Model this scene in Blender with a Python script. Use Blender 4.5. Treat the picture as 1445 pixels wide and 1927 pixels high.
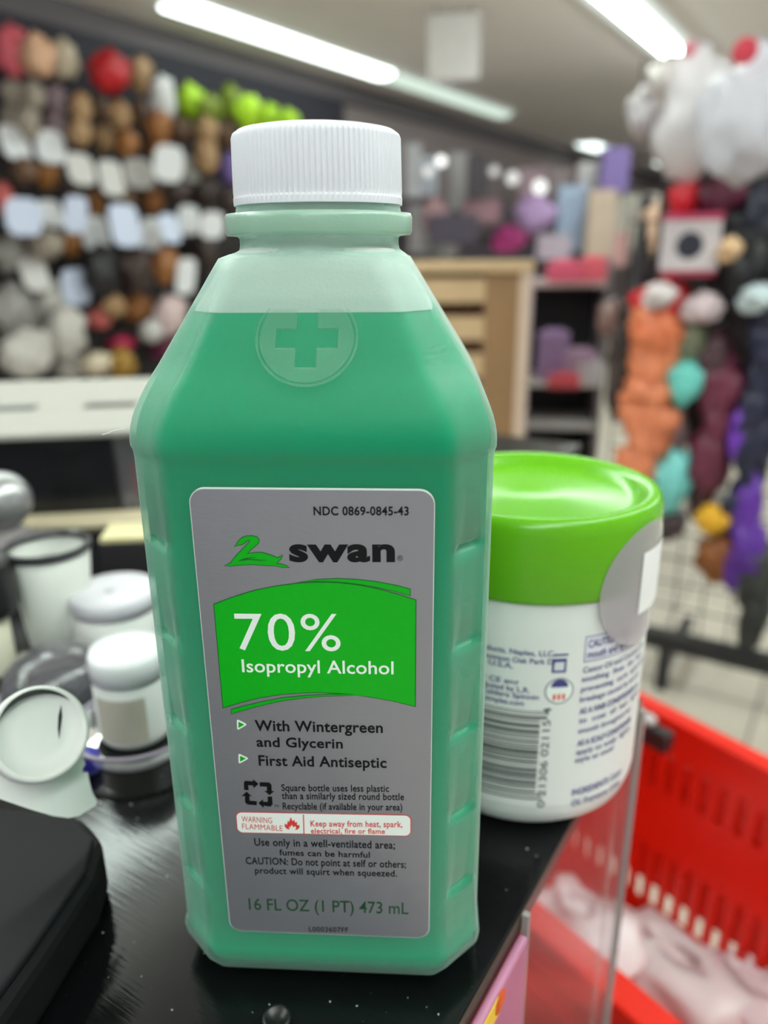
import bpy, bmesh, math, random
from mathutils import Vector, Matrix, noise as mnoise
for o in list(bpy.data.objects): bpy.data.objects.remove(o)
SC = bpy.context.scene; COL = SC.collection
PI = math.pi
# ------------------------------------------------------------------ camera
FPX, CX, CY = 1447.0, 722.5, 963.5                     # focal length and centre in pixels of the 1445x1927 frame
PITCH, ROLL = math.radians(18.8534), -.00922494
EYE = Vector((.01112592, -.16545253, .15967807))
FW = Vector((0, math.cos(PITCH), -math.sin(PITCH)))
UP0 = Vector((0, math.sin(PITCH), math.cos(PITCH))); RT0 = Vector((1, 0, 0))
RT = RT0*math.cos(ROLL) + UP0*math.sin(ROLL); UP = -RT0*math.sin(ROLL) + UP0*math.cos(ROLL)
cd = bpy.data.cameras.new('camera'); cam = bpy.data.objects.new('camera', cd); COL.objects.link(cam)
m = Matrix((RT, UP, -FW)).transposed().to_4x4(); m.translation = EYE; cam.matrix_world = m
cd.sensor_fit = 'VERTICAL'; cd.sensor_height = 36; cd.lens = FPX/1927*36
cd.clip_start = .01; cd.clip_end = 100
cd.dof.use_dof = True; cd.dof.focus_distance = .1485; cd.dof.aperture_fstop = cd.lens*.001/.0028
SC.camera = cam
# ------------------------------------------------------------------ world and exposure
w = bpy.data.worlds.new('world'); SC.world = w; w.use_nodes = True
w.node_tree.nodes['Background'].inputs[0].default_value = (.93, .95, 1, 1)
w.node_tree.nodes['Background'].inputs[1].default_value = .5
SC.view_settings.view_transform = 'Standard'; SC.view_settings.look = 'None'
SC.view_settings.gamma = 1; SC.view_settings.use_curve_mapping = False
SC.view_settings.exposure = 0.0
SC.cycles.max_bounces = 10; SC.cycles.transparent_max_bounces = 24; SC.cycles.sample_clamp_indirect = 6
TUBE = 20.0                                              # brightness of the ceiling tubes
# ------------------------------------------------------------------ places
AZ = math.radians(32.117)                               # the aisle runs 32 degrees to the right of the view
AV = Vector((math.sin(AZ), math.cos(AZ), 0)); TV = Vector((math.cos(AZ), -math.sin(AZ), 0)); ZV = Vector((0, 0, 1))
ZF, ZC = -.95, 1.65                                     # floor and ceiling; the counter top is z = 0
def W(s, t, z): return AV*s + TV*t + ZV*z
def ray(x, y): return FW + RT*((x-CX)/FPX) - UP*((y-CY)/FPX)
def at(x, y, d): return EYE + ray(x, y)*d
def on(x, y, P, n):
    d = ray(x, y); return EYE + d*((P-EYE).dot(n)/d.dot(n))
def on_t(x, y, t): return on(x, y, TV*t, TV)
def on_s(x, y, s): return on(x, y, AV*s, AV)
def on_z(x, y, z=0): return on(x, y, ZV*z, ZV)
def dep(P): return (P-EYE).dot(FW)
R_AISLE = -AZ                                           # local x = across the aisle, local y = along it
# ------------------------------------------------------------------ materials
def srgb(c):
    f = lambda v: v/12.92 if v <= .04045 else ((v+.055)/1.055)**2.4
    return tuple(f(v/255) for v in c) + (1,)
MC = {}
def mat(rgb, rough=.5, metal=0, var=.12, scale=40, spec=.5, bump=0, bscale=200):
    k = (rgb, rough, metal, var, scale, spec, bump, bscale)
    if k in MC: return MC[k]
    M = bpy.data.materials.new('surface'); M.use_nodes = True; N = M.node_tree.nodes; L = M.node_tree.links
    b = N['Principled BSDF']; c = srgb(rgb)
    b.inputs['Roughness'].default_value = rough; b.inputs['Metallic'].default_value = metal
    b.inputs['Specular IOR Level'].default_value = spec
    tc = N.new('ShaderNodeTexCoord'); nz = N.new('ShaderNodeTexNoise'); nz.inputs['Scale'].default_value = scale
    L.new(tc.outputs['Object'], nz.inputs['Vector'])
    mx = N.new('ShaderNodeMix'); mx.data_type = 'RGBA'
    mx.inputs[6].default_value = tuple(v*(1-var) for v in c[:3])+(1,); mx.inputs[7].default_value = tuple(min(1, v*(1+var)) for v in c[:3])+(1,)
    L.new(nz.outputs['Fac'], mx.inputs[0]); L.new(mx.outputs[2], b.inputs['Base Color'])
    if bump:
        n2 = N.new('ShaderNodeTexNoise'); n2.inputs['Scale'].default_value = bscale; L.new(tc.outputs['Object'], n2.inputs['Vector'])
        bp = N.new('ShaderNodeBump'); bp.inputs['Strength'].default_value = bump; bp.inputs['Distance'].default_value = .0005
        L.new(n2.outputs['Fac'], bp.inputs['Height']); L.new(bp.outputs['Normal'], b.inputs['Normal'])
    MC[k] = M; return M
def emis(rgb, st):
    M = bpy.data.materials.new('lamp_light'); M.use_nodes = True; N = M.node_tree.nodes; L = M.node_tree.links
    N.remove(N['Principled BSDF']); e = N.new('ShaderNodeEmission'); e.inputs[0].default_value = srgb(rgb); e.inputs[1].default_value = st
    L.new(e.outputs[0], N['Material Output'].inputs[0]); return M
def hair(rgb):                                          # strands: streaky along z
    M = bpy.data.materials.new('hair_strands'); M.use_nodes = True; N = M.node_tree.nodes; L = M.node_tree.links
    b = N['Principled BSDF']; b.inputs['Roughness'].default_value = .45; c = srgb(rgb)
    tc = N.new('ShaderNodeTexCoord'); mp = N.new('ShaderNodeMapping'); mp.inputs['Scale'].default_value = (14, 14, 2)
    nz = N.new('ShaderNodeTexNoise'); nz.inputs['Scale'].default_value = 2; L.new(tc.outputs['Object'], mp.inputs[0]); L.new(mp.outputs[0], nz.inputs[0])
    mx = N.new('ShaderNodeMix'); mx.data_type = 'RGBA'
    mx.inputs[6].default_value = tuple(v*.5 for v in c[:3])+(1,); mx.inputs[7].default_value = tuple(min(1, v*1.5) for v in c[:3])+(1,)
    L.new(nz.outputs['Fac'], mx.inputs[0]); L.new(mx.outputs[2], b.inputs['Base Color']); return M
HC = {}
def hm(rgb):
    if rgb not in HC: HC[rgb] = hair(rgb)
    return HC[rgb]
def plastic_film(haze, tint, diff, rough, spec=.35, trans=.5):
    """Thin translucent plastic: part of the light passes straight, part is scattered, the surface has a soft gloss."""
    M = bpy.data.materials.new('translucent_plastic'); M.use_nodes = True; N = M.node_tree.nodes; L = M.node_tree.links
    N.remove(N['Principled BSDF'])
    t = N.new('ShaderNodeBsdfTransparent'); t.inputs[0].default_value = tint+(1,)
    d = N.new('ShaderNodeBsdfDiffuse'); d.inputs[0].default_value = diff+(1,)
    tl = N.new('ShaderNodeBsdfTranslucent'); tl.inputs[0].default_value = diff+(1,)
    m1 = N.new('ShaderNodeMixShader'); m1.inputs[0].default_value = trans; L.new(d.outputs[0], m1.inputs[1]); L.new(tl.outputs[0], m1.inputs[2])
    lw = N.new('ShaderNodeLayerWeight'); lw.inputs['Blend'].default_value = .5
    mr = N.new('ShaderNodeMapRange'); mr.inputs[1].default_value = 0; mr.inputs[2].default_value = 1; mr.inputs[3].default_value = haze[0]; mr.inputs[4].default_value = haze[1]
    L.new(lw.outputs['Facing'], mr.inputs[0])
    m2 = N.new('ShaderNodeMixShader'); L.new(mr.outputs[0], m2.inputs[0]); L.new(t.outputs[0], m2.inputs[1]); L.new(m1.outputs[0], m2.inputs[2])
    g = N.new('ShaderNodeBsdfGlossy'); g.inputs['Roughness'].default_value = rough; g.inputs[0].default_value = (1, 1, 1, 1)
    tc = N.new('ShaderNodeTexCoord'); nz = N.new('ShaderNodeTexNoise'); nz.inputs['Scale'].default_value = 1400; nz.inputs['Detail'].default_value = 1
    L.new(tc.outputs['Object'], nz.inputs[0]); bp = N.new('ShaderNodeBump'); bp.inputs['Strength'].default_value = .25; bp.inputs['Distance'].default_value = .0004
    L.new(nz.outputs['Fac'], bp.inputs['Height']); L.new(bp.outputs[0], g.inputs['Normal']); L.new(bp.outputs[0], d.inputs['Normal'])
    fr = N.new('ShaderNodeFresnel'); fr.inputs[0].default_value = 1.5
    fm = N.new('ShaderNodeMath'); fm.operation = 'MULTIPLY'; fm.inputs[1].default_value = spec/.35; L.new(fr.outputs[0], fm.inputs[0])
    m3 = N.new('ShaderNodeMixShader'); L.new(fm.outputs[0], m3.inputs[0]); L.new(m2.outputs[0], m3.inputs[1]); L.new(g.outputs[0], m3.inputs[2])
    L.new(m3.outputs[0], N['Material Output'].inputs[0]); return M
# ------------------------------------------------------------------ objects
def mk(name, bm, material=None, parent=None, smooth=False, bevel=0):
    me = bpy.data.meshes.new(name); bmesh.ops.recalc_face_normals(bm, faces=bm.faces[:]); bm.to_mesh(me); bm.free()
    return link(name, me, material, parent, smooth, bevel)
def link(name, me, material=None, parent=None, smooth=False, bevel=0):
    o = bpy.data.objects.new(name, me); COL.objects.link(o)
    if material is not None:
        if len(me.materials) == 0: me.materials.append(material)
    if smooth:
        for p in me.polygons: p.use_smooth = True
    if parent is not None: o.parent = parent
    if bevel:
        b = o.modifiers.new('bevel', 'BEVEL'); b.width = bevel; b.segments = 3; b.limit_method = 'ANGLE'
    return o
def thing(name, label, cat, loc=(0, 0, 0), rz=0, group=None):
    o = bpy.data.objects.new(name, None); COL.objects.link(o); o.location = loc; o.rotation_euler = (0, 0, rz)
    o.empty_display_size = .02; return tag(o, label, cat, group)
def tag(o, label, cat, group=None):
    o['label'] = label; o['category'] = cat
    if group: o['group'] = group
    return o
def struct(o): o['kind'] = 'structure'; return o
def box(bm, x0, x1, y0, y1, z0, z1):
    v = [bm.verts.new(p) for p in [(x0,y0,z0),(x1,y0,z0),(x1,y1,z0),(x0,y1,z0),(x0,y0,z1),(x1,y0,z1),(x1,y1,z1),(x0,y1,z1)]]
    for f in [(3,2,1,0),(4,5,6,7),(0,1,5,4),(1,2,6,5),(2,3,7,6),(3,0,4,7)]: bm.faces.new([v[i] for i in f])
def boxes(*bs):
    bm = bmesh.new()
    for b in bs: box(bm, *b)
    return bm
def lathe(prof, n=64, ribs=None, bm=None, cx=0, cy=0):
    bm = bm or bmesh.new(); rings = []
    for i, (r, z) in enumerate(prof):
        rr = [bm.verts.new((cx+(r + (ribs(j) if ribs and ribs.rng[0] <= i <= ribs.rng[1] else 0))*math.cos(2*PI*j/n), cy+(r + (ribs(j) if ribs and ribs.rng[0] <= i <= ribs.rng[1] else 0))*math.sin(2*PI*j/n), z)) for j in range(n)] if r > 1e-7 else [bm.verts.new((cx, cy, z))]
        rings.append(rr)
    for a, b in zip(rings, rings[1:]):
        for j in range(n):
            k = (j+1) % n
            if len(a) == 1 and len(b) == 1: continue
            if len(a) == 1: bm.faces.new((a[0], b[j], b[k]))
            elif len(b) == 1: bm.faces.new((a[j], a[k], b[0]))
            else: bm.faces.new((a[j], a[k], b[k], b[j]))
    return bm
def tube(bm, pts, r, n=8):
    rings = []
    for i, p in enumerate(pts):
        p = Vector(p); d = (Vector(pts[min(i+1, len(pts)-1)]) - Vector(pts[max(i-1, 0)])).normalized()
        a = d.orthogonal().normalized(); b = d.cross(a)
        if i and abs(a.dot(la)) < .999: a = (la - d*la.dot(d)).normalized(); b = d.cross(a)
        la = a
        rings.append([bm.verts.new(p + a*r*math.cos(2*PI*j/n) + b*r*math.sin(2*PI*j/n)) for j in range(n)])
    for a, b in zip(rings, rings[1:]):
        for j in range(n): bm.faces.new((a[j], a[(j+1) % n], b[(j+1) % n], b[j]))
    bm.faces.new(rings[0][::-1]); bm.faces.new(rings[-1]); return bm
def rrect(x0, x1, z0, z1, r, n=8):
    pts = []
    for cx_, cz_, a0 in [(x1-r, z1-r, 0), (x0+r, z1-r, PI/2), (x0+r, z0+r, PI), (x1-r, z0+r, 1.5*PI)]:
        for i in range(n+1): a = a0 + PI/2*i/n; pts.append((cx_+r*math.cos(a), cz_+r*math.sin(a)))
    return pts
def plate(pts, y0, y1):
    """A flat outline in x-z given thickness from y0 (front) to y1."""
    bm = bmesh.new(); f = bm.faces.new([bm.verts.new((x, y0, z)) for x, z in pts])
    bm.normal_update()
    if abs(y1-y0) > 1e-9:
        r = bmesh.ops.extrude_face_region(bm, geom=[f])
        for v in r['geom']:
            if isinstance(v, bmesh.types.BMVert): v.co.y = y1
        bmesh.ops.triangulate(bm, faces=[f for f in bm.faces if len(f.verts) > 4])
    else: bmesh.ops.triangulate(bm, faces=bm.faces[:])
    return bm
# --- lettering: built-in typeface turned into flat meshes
_ink = {}
def glyphs(s, bold=0., spacing=1.):
    c = bpy.data.curves.new('lettering', 'FONT'); c.body = s; c.offset = bold; c.space_character = spacing; c.resolution_u = 4
    o = bpy.data.objects.new('lettering', c); COL.objects.link(o)
    dg = bpy.context.evaluated_depsgraph_get(); me = bpy.data.meshes.new_from_object(o.evaluated_get(dg))
    bpy.data.objects.remove(o); bpy.data.curves.remove(c); return me
def inkh(ch, bold):
    k = (ch, bold)
    if k not in _ink:
        me = glyphs(ch, bold); ys = [v.co.y for v in me.vertices]; _ink[k] = (min(ys), max(ys)); bpy.data.meshes.remove(me)
    return _ink[k]
def lettering(name, s, a, b, top, material, parent, y, bold=0., ref='H', spacing=1.):
    """Text whose ink runs from a to b on the baseline (mm, label plane) with letters up to `top`."""
    me = glyphs(s, bold, spacing); lo, hi = inkh(ref, bold); xs = [v.co.x for v in me.vertices]; x0, x1 = min(xs), max(xs)
    (ax, az), (bx, bz) = a, b; sz = (top-az)/(hi-lo)
    for v in me.vertices:
        u = (v.co.x-x0)/(x1-x0); v.co = Vector(((ax+(bx-ax)*u)*.001, y, (az+(bz-az)*u + (v.co.y-lo)*sz)*.001))
    o = link(name, me, material, parent); o.data.materials.clear(); o.data.materials.append(material); return o
LUMPS = []
def lump(seed, rough=.42, freq=2.0, sub=3):
    bm = bmesh.new(); bmesh.ops.create_icosphere(bm, subdivisions=sub, radius=.5)
    for v in bm.verts:
        n = mnoise.noise(v.co*freq*2 + Vector((seed*7.3, seed*3.1, 0))); n2 = mnoise.noise(v.co*freq*6+Vector((0, seed, 5)))
        v.co *= 1 + rough*n + rough*.4*n2
    me = bpy.data.meshes.new('hair_bundle'); bm.to_mesh(me); bm.free()
    for p in me.polygons: p.use_smooth = True
    return me
LUMPS = [lump(i) for i in range(5)]
def lump_obj(name, i, rgb, size, parent=None, loc=(0, 0, 0), rough=None):
    me = LUMPS[i % 5].copy(); o = bpy.data.objects.new(name, me); COL.objects.link(o)
    me.materials.append(hm(rgb) if rough is None else mat(rgb, rough)); o.scale = size; o.location = loc
    if parent is not None: o.parent = parent
    return o
ORD = ['leftmost', 'second from left', 'third from left', 'fourth from left', 'fifth from left', 'sixth from left', 'seventh from left', 'eighth from left', 'ninth from left', 'tenth from left', 'eleventh from left', 'twelfth from left', 'thirteenth from left', 'fourteenth from left', 'fifteenth from left', 'sixteenth from left', 'seventeenth from left']
# ================================================================== the setting
def aisle_box(name, s0, s1, t0, t1, z0, z1, material):
    bm = boxes((t0, t1, s0, s1, z0, z1)); o = mk(name, bm, material); o.rotation_euler = (0, 0, R_AISLE); return struct(o)
# floor: small beige tiles
FM = bpy.data.materials.new('floor_tiles'); FM.use_nodes = True
N = FM.node_tree.nodes; L = FM.node_tree.links; tc = N.new('ShaderNodeTexCoord'); bt = N.new('ShaderNodeTexBrick'); bt.offset = 0
bt.inputs['Scale'].default_value = 1; bt.inputs['Brick Width'].default_value = .3; bt.inputs['Row Height'].default_value = .3; bt.inputs['Mortar Size'].default_value = .004
bt.inputs['Color1'].default_value = srgb((196, 186, 172)); bt.inputs['Color2'].default_value = srgb((182, 173, 160)); bt.inputs['Mortar'].default_value = srgb((120, 112, 104))
L.new(tc.outputs['Object'], bt.inputs[0]); L.new(bt.outputs[0], N['Principled BSDF'].inputs[0]); N['Principled BSDF'].inputs['Roughness'].default_value = .45
aisle_box('floor', -3, 20, -4.6, 5, ZF-.05, ZF, FM)
aisle_box('ceiling', -3, 20, -4.6, 5, ZC, ZC+.05, mat((236, 229, 225), .9, scale=3, var=.03))
aisle_box('wall_left', -3, 20, -4.7, -4.6, ZF, ZC, mat((150, 138, 138), .9, scale=2, var=.05))
aisle_box('wall_back', 20, 20.1, -4.6, 5, ZF, ZC, mat((150, 138, 138), .9, scale=2, var=.05))
aisle_box('trim_1', -3, 20, -4.6, -4.5, ZC-.16, ZC, mat((100, 94, 98), .8, scale=3, var=.05))
# ceiling tube lamps in rows along the aisle
def tube_lamp(s0, s1, t, wd, strength, label, rgb=(240, 255, 248), drop=0):
    o = thing('ceiling_tube_lamp', label, 'ceiling lamp', W((s0+s1)/2, t, ZC), R_AISLE, 'tube lamps on the ceiling')
    l = (s1-s0)/2
    hw = wd*(1.15 if 'glaring' in label else .62) if not drop else wd*.2  # drop hangs unseen lamps lower so their glow reaches the ceiling
    mk('housing', boxes((-hw, hw, -l, l, -.03-drop, 0)), mat((225, 226, 226), .5), o)
    bm = bmesh.new(); pr = [(wd/2*math.cos(PI+PI*i/10), -.03+.05*math.sin(PI+PI*i/10)) for i in range(11)] if not drop else [(wd/2*math.cos(PI*.72+PI*1.56*i/10), -.05-drop+.05*math.sin(PI*.72+PI*1.56*i/10)) for i in range(11)]
    A = [bm.verts.new((x, -l+.02, z)) for x, z in pr]; B = [bm.verts.new((x, l-.02, z)) for x, z in pr]
    for i in range(10): bm.faces.new((A[i], A[i+1], B[i+1], B[i]))
    bm.faces.new(A); bm.faces.new(B[::-1])
    mk('diffuser', bm, emis(rgb, strength), o)
    return o
tube_lamp(3.85, 6.35, -3.93, .24, TUBE*.28, 'bright tube lamp across the top of the photo, nearer half of the long pair')
tube_lamp(6.42, 8.95, -3.93, .24, 1.05, 'dimmer greenish tube lamp continuing the long pair towards the far end', (222, 242, 226))
tube_lamp(5.0, 7.5, -1.62, .16, TUBE, 'glaring tube lamp at the upper right, above the white bags')
tube_lamp(2.2, 4.7, -1.62, .2, TUBE, 'tube lamp overhead continuing the upper right row towards the viewer')
tube_lamp(-.4, 2.1, -1.55, .2, TUBE, 'tube lamp overhead above the counter items', drop=.12)
tube_lamp(-2.8, -.5, -1.62, .2, TUBE, 'added unseen tube lamp overhead behind the viewer, left row', drop=.12)  # unseen lamp behind the viewer, added to light the room
tube_lamp(-2.8, -.5, .9, .2, TUBE, 'added unseen tube lamp overhead behind the viewer, right row', drop=.12)  # likewise added out of sight as room light
tube_lamp(-.3, 2.0, .9, .2, TUBE, 'added unseen tube lamp overhead to the right of the viewer', drop=.12)  # out of view, put in as extra room light
for k_ in range(4):  # extra lamps outside the view, added so bounced light brightens the ceiling
    tube_lamp(2.6+2.9*k_, 5.0+2.9*k_, 1.3, .2, TUBE, 'added unseen tube lamp beyond the right side of the view, %s along its row' % ['first', 'second', 'third', 'fourth'][k_], drop=.12)
tube_lamp(12.1, 12.8, -4.0, .3, 3, 'short bright lamp far off, left of the two small far ceiling lamps')
tube_lamp(15.6, 16.8, -3.72, .3, 3, 'short bright lamp far off, right of the two small far ceiling lamps')
sg = thing('hanging_sign', 'pale square sign panel hanging under the ceiling between the two lamp rows', 'sign', W(5.0, -2.55, ZC-.05), R_AISLE*.3)
mk('panel', boxes((-.17, .17, -.01, .01, -.38, 0)), mat((205, 200, 198), .6), sg)
mk('cord', tube(bmesh.new(), [(-.12, 0, 0), (-.12, 0, .05)], .004), mat((90, 90, 90), .6), sg); mk('cord', tube(bmesh.new(), [(.12, 0, 0), (.12, 0, .05)], .004), mat((90, 90, 90), .6), sg)
# ================================================================== counter
BM = bpy.data.materials.new('black_counter'); BM.use_nodes = True; N = BM.node_tree.nodes; L = BM.node_tree.links; b = N['Principled BSDF']
tc = N.new('ShaderNodeTexCoord'); mp = N.new('ShaderNodeMapping'); mp.inputs['Rotation'].default_value = (0, 0, -.25); mp.inputs['Scale'].default_value = (60, 1300, 1)
nz = N.new('ShaderNodeTexNoise'); nz.inputs['Scale'].default_value = 1; nz.inputs['Detail'].default_value = 3
L.new(tc.outputs['Object'], mp.inputs[0]); L.new(mp.outputs[0], nz.inputs[0])
mr = N.new('ShaderNodeMapRange'); mr.inputs[3].default_value = .05; mr.inputs[4].default_value = .13
L.new(nz.outputs['Fac'], mr.inputs[0]); L.new(mr.outputs[0], b.inputs['Roughness'])
sp = N.new('ShaderNodeTexNoise'); sp.inputs['Scale'].default_value = 900; sp.inputs['Detail'].default_value = 0; L.new(tc.outputs['Object'], sp.inputs[0])
cr = N.new('ShaderNodeValToRGB'); cr.color_ramp.elements[0].position = .83; cr.color_ramp.elements[0].color = (.0035, .0035, .004, 1); cr.color_ramp.elements[1].position = .86; cr.color_ramp.elements[1].color = (.35, .35, .33, 1)
L.new(sp.outputs['Fac'], cr.inputs[0]); L.new(cr.outputs[0], b.inputs['Base Color'])
bp = N.new('ShaderNodeBump'); bp.inputs['Strength'].default_value = .22; bp.inputs['Distance'].default_value = .0002; L.new(nz.outputs['Fac'], bp.inputs['Height']); L.new(bp.outputs[0], b.inputs['Normal'])
b.inputs['Specular IOR Level'].default_value = .26
ct = thing('counter', 'black scratched counter with glossy top that the green bottle stands on', 'counter', (0, 0, 0), R_AISLE)
bm = bmesh.new(); f = bm.faces.new([bm.verts.new((x, y, -.004)) for x, y in [(-.75, -.5), (.0452, -.5), (.0452, .128), (-.10, .128), (-.10, .5), (-.75, .5)]])
r = bmesh.ops.extrude_face_region(bm, geom=[f])
for v in r['geom']:
    if isinstance(v, bmesh.types.BMVert): v.co.z = 0
mk('counter_top', bm, BM, ct, bevel=.0006)
mk('edge_strip', boxes((.0452, .0460, -.5, .128, -.0042, -.0003)), mat((70, 52, 46), .4), ct)
mk('cabinet', boxes((-.74, -.30, -.49, .49, ZF, -.004)), mat((30, 29, 30), .5), ct)
sr = on_z(522, 1912); 
sc_ = thing('screw_cover', 'small black round screw cover on the counter just before the bottle', 'screw cover', (sr.x, sr.y-.001, 0))
mk('cap', lathe([(0, .0004), (.0019, .0004), (.0023, .0012), (.0030, .0012), (.0033, .0006), (.0033, 0)], 40), mat((24, 24, 25), .35), sc_, True)
# ================================================================== the green bottle
BY = -.0580658
BOT = thing('alcohol_bottle', 'green square bottle of rubbing alcohol with white ribbed cap and silver front label', 'bottle', (0, 0, 0), BY)
X0, YC = -.001, -.003
HX, HY = .0347, .0308
def oct_ring(hx, hy, c, dx, rr, nf=10):
    """octagon outline: half sizes, chamfer, chamfer inset dx, corner rounding rr; fixed number of points"""
    k = dx*1.0
    corners = []
    for sx, sy in [(1, -1), (1, 1), (-1, 1), (-1, -1)]:
        A = (sx*hx, sy*(hy-c)); B = (sx*(hx-c), sy*hy)
        corners.append((A, B) if sx*sy > 0 else (B, A))
    # order counter-clockwise starting bottom right
    pts = []
    seq = [((hx-c), -hy), (hx, -(hy-c)), (hx, hy-c), (hx-c, hy), (-(hx-c), hy), (-hx, hy-c), (-hx, -(hy-c)), (-(hx-c), -hy)]
    out = []
    for i in range(8):
        P0 = Vector(seq[i-1]); P = Vector(seq[i]); P1 = Vector(seq[(i+1) % 8])
        d0 = (P0-P); d1 = (P1-P); r0 = min(rr, d0.length*.45, d1.length*.45)
        a = P + d0.normalized()*r0; b_ = P + d1.normalized()*r0
        for j in range(5):
            u = j/4; out.append((a*(1-u)**2 + P*2*u*(1-u) + b_*u*u, i, 'c', j))
        e = P1 + (P-P1).normalized()*min(rr, (P-P1).length*.45, 1)
        s0 = b_; ns = nf if i % 2 else 6
        if i % 2 == 0: ns = 6
        r1 = min(rr, (P-P1).length*.45); e = P1 + (P-P1).normalized()*r1
        for j in range(1, ns): out.append((s0.lerp(e, j/ns), i, 'e', j/ns))
    res = []
    for p, i, kd, j in out:
        if dx and i % 2 == 0 and kd == 'e':                       # points along a chamfer
            n = Vector((p.x/abs(p.x), p.y/abs(p.y))).normalized(); wgt = min(1, min(j, 1-j)*6)
            p = p - n*dx*wgt
        res.append(p)
    return res
def body_profile(off=0, steps=True):
    P = []   # z, hx, hy, chamfer, chamfer inset, rounding
    g = lambda z, a, c, i=0, r=.0016: P.append((z, HX+a, HY+a, c, i, r))
    g(0, -.0062, .012); g(.0004, -.0048, .0112); g(.0015, -.0028, .0102); g(.0035, -.0009, .0092); g(.0060, .0001, .0086); g(.0082, .0003, .0084); g(.0092, .0001, .0083); g(.0100, -.0003, .0082)
    zs = [.1262, .1060, .0857, .0654, .0451, .0252]
    levels = []
    for hi, lo in zip(zs[1:], zs[2:]+[.0105]):
        levels += [(hi+.0022, .0002 if hi > .1 else .0009), (hi+.0012, .0013), (hi+.0004, .0012), (hi-.0002, .0002), (hi-.001, 0), ((hi+lo)/2, .0003)]
    for z, ins in sorted(levels):
        if z > .0115: g(z, -.0004, .0082, ins if steps else 0)
    g(.1225, -.0004, .0082); g(.1240, -.0003, .0082); g(.1250, 0, .0082); g(.1262, 0, .0082)
    # shoulder: vertical -> slope, rounded
    z_a, z_k, z_t, h_t = .1262, .1312, .1583, .0178
    L_ = math.hypot(z_t-z_k, HX-h_t); ex = (z_k + (z_t-z_k)*.010/L_, HX + (h_t-HX)*.010/L_)
    for i in range(1, 9):
        u = i/8; z = z_a*(1-u)**2+z_k*2*u*(1-u)+ex[0]*u*u; h = HX*(1-u)**2+HX*2*u*(1-u)+ex[1]*u*u
        P.append((z, h, h-HX+HY if True else 0, .0082, 0, .0018))
    for i in range(1, 9):
        u = i/8; z = ex[0]+(z_t-ex[0])*u; h = ex[1]+(h_t-ex[1])*u
        hy = h-(HX-HY)*(1-u)
        P.append((z, h, hy, .0082-.0034*u, 0, .0018+.0006*u))
    return P
def neck_blend():
    # the square shoulder top closes in to the round neck
    return [(.1590, .0170, .35), (.1594, .0164, .7), (.1598, .0159, 1), (.1606, .0157, 1), (.1618, .0157, 1), (.1622, .0160, 1), (.1624, .0178, 1), (.1630, .0182, 1), (.1655, .0182, 1), (.1662, .0179, 1), (.1665, .0162, 1), (.1720, .0152, 1)]
def loft(rings, cap0=True, cap1=True):
    bm = bmesh.new(); R_ = [[bm.verts.new(p) for p in r] for r in rings]; n = len(R_[0])
    for a, b_ in zip(R_, R_[1:]):
        for j in range(n): bm.faces.new((a[j], a[(j+1) % n], b_[(j+1) % n], b_[j]))
    if cap0: bm.faces.new(R_[0][::-1])
    if cap1: bm.faces.new(R_[-1])
    return bm
rings = []
for z, hx, hy, c, ins, rr in body_profile():
    rings.append([(X0+p.x, YC+p.y, z) for p in oct_ring(hx, hy, c, ins, rr)])
base = oct_ring(.0178, .0178, .0048, 0, .0024)
for z, r, u in neck_blend():
    rr = []
    for p in base:
        a = math.atan2(p.y, p.x); q = Vector((r*math.cos(a), r*math.sin(a))); sq = p*(r/.0178); rr.append(sq.lerp(q, u))
    rings.append([(X0+p.x, YC+p.y, z) for p in rr])
SHELL = plastic_film((0, .60), (.93, .99, .965), (.62, .88, .79), .42, .18, .45)
shell = mk('bottle_body', loft(rings, True, False), SHELL, BOT, True)
shell.modifiers.new('edge', 'EDGE_SPLIT').split_angle = math.radians(50)
# liquid: follows the inside of the body up to the fill line
ZFILL = .1492
LQ = bpy.data.materials.new('green_liquid'); LQ.use_nodes = True; N = LQ.node_tree.nodes; L = LQ.node_tree.links; N.remove(N['Principled BSDF'])
d = N.new('ShaderNodeBsdfDiffuse'); t_ = N.new('ShaderNodeBsdfTranslucent'); mx = N.new('ShaderNodeMixShader'); mx.inputs[0].default_value = .35
GREEN = (.0, .46, .245, 1); d.inputs[0].default_value = GREEN; t_.inputs[0].default_value = GREEN
L.new(d.outputs[0], mx.inputs[1]); L.new(t_.outputs[0], mx.inputs[2]); L.new(mx.outputs[0], N['Material Output'].inputs[0])
rings = []; last = None
for z, hx, hy, c, ins, rr in body_profile(0, True):
    if z < .0008: continue
    if z > ZFILL:
        u = (ZFILL-last[0])/(z-last[0]); hx = last[1]+(hx-last[1])*u; hy = last[2]+(hy-last[2])*u; z = ZFILL
    g_ = .0011
    rings.append([(X0+p.x, YC+p.y, max(z, .0014)) for p in oct_ring(hx-g_, hy-g_, c-.0004, ins, rr)])
    last = (z, hx, hy)
    if z >= ZFILL: break
mk('liquid', loft(rings), LQ, BOT, True).modifiers.new('edge', 'EDGE_SPLIT').split_angle = math.radians(50)
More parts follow.
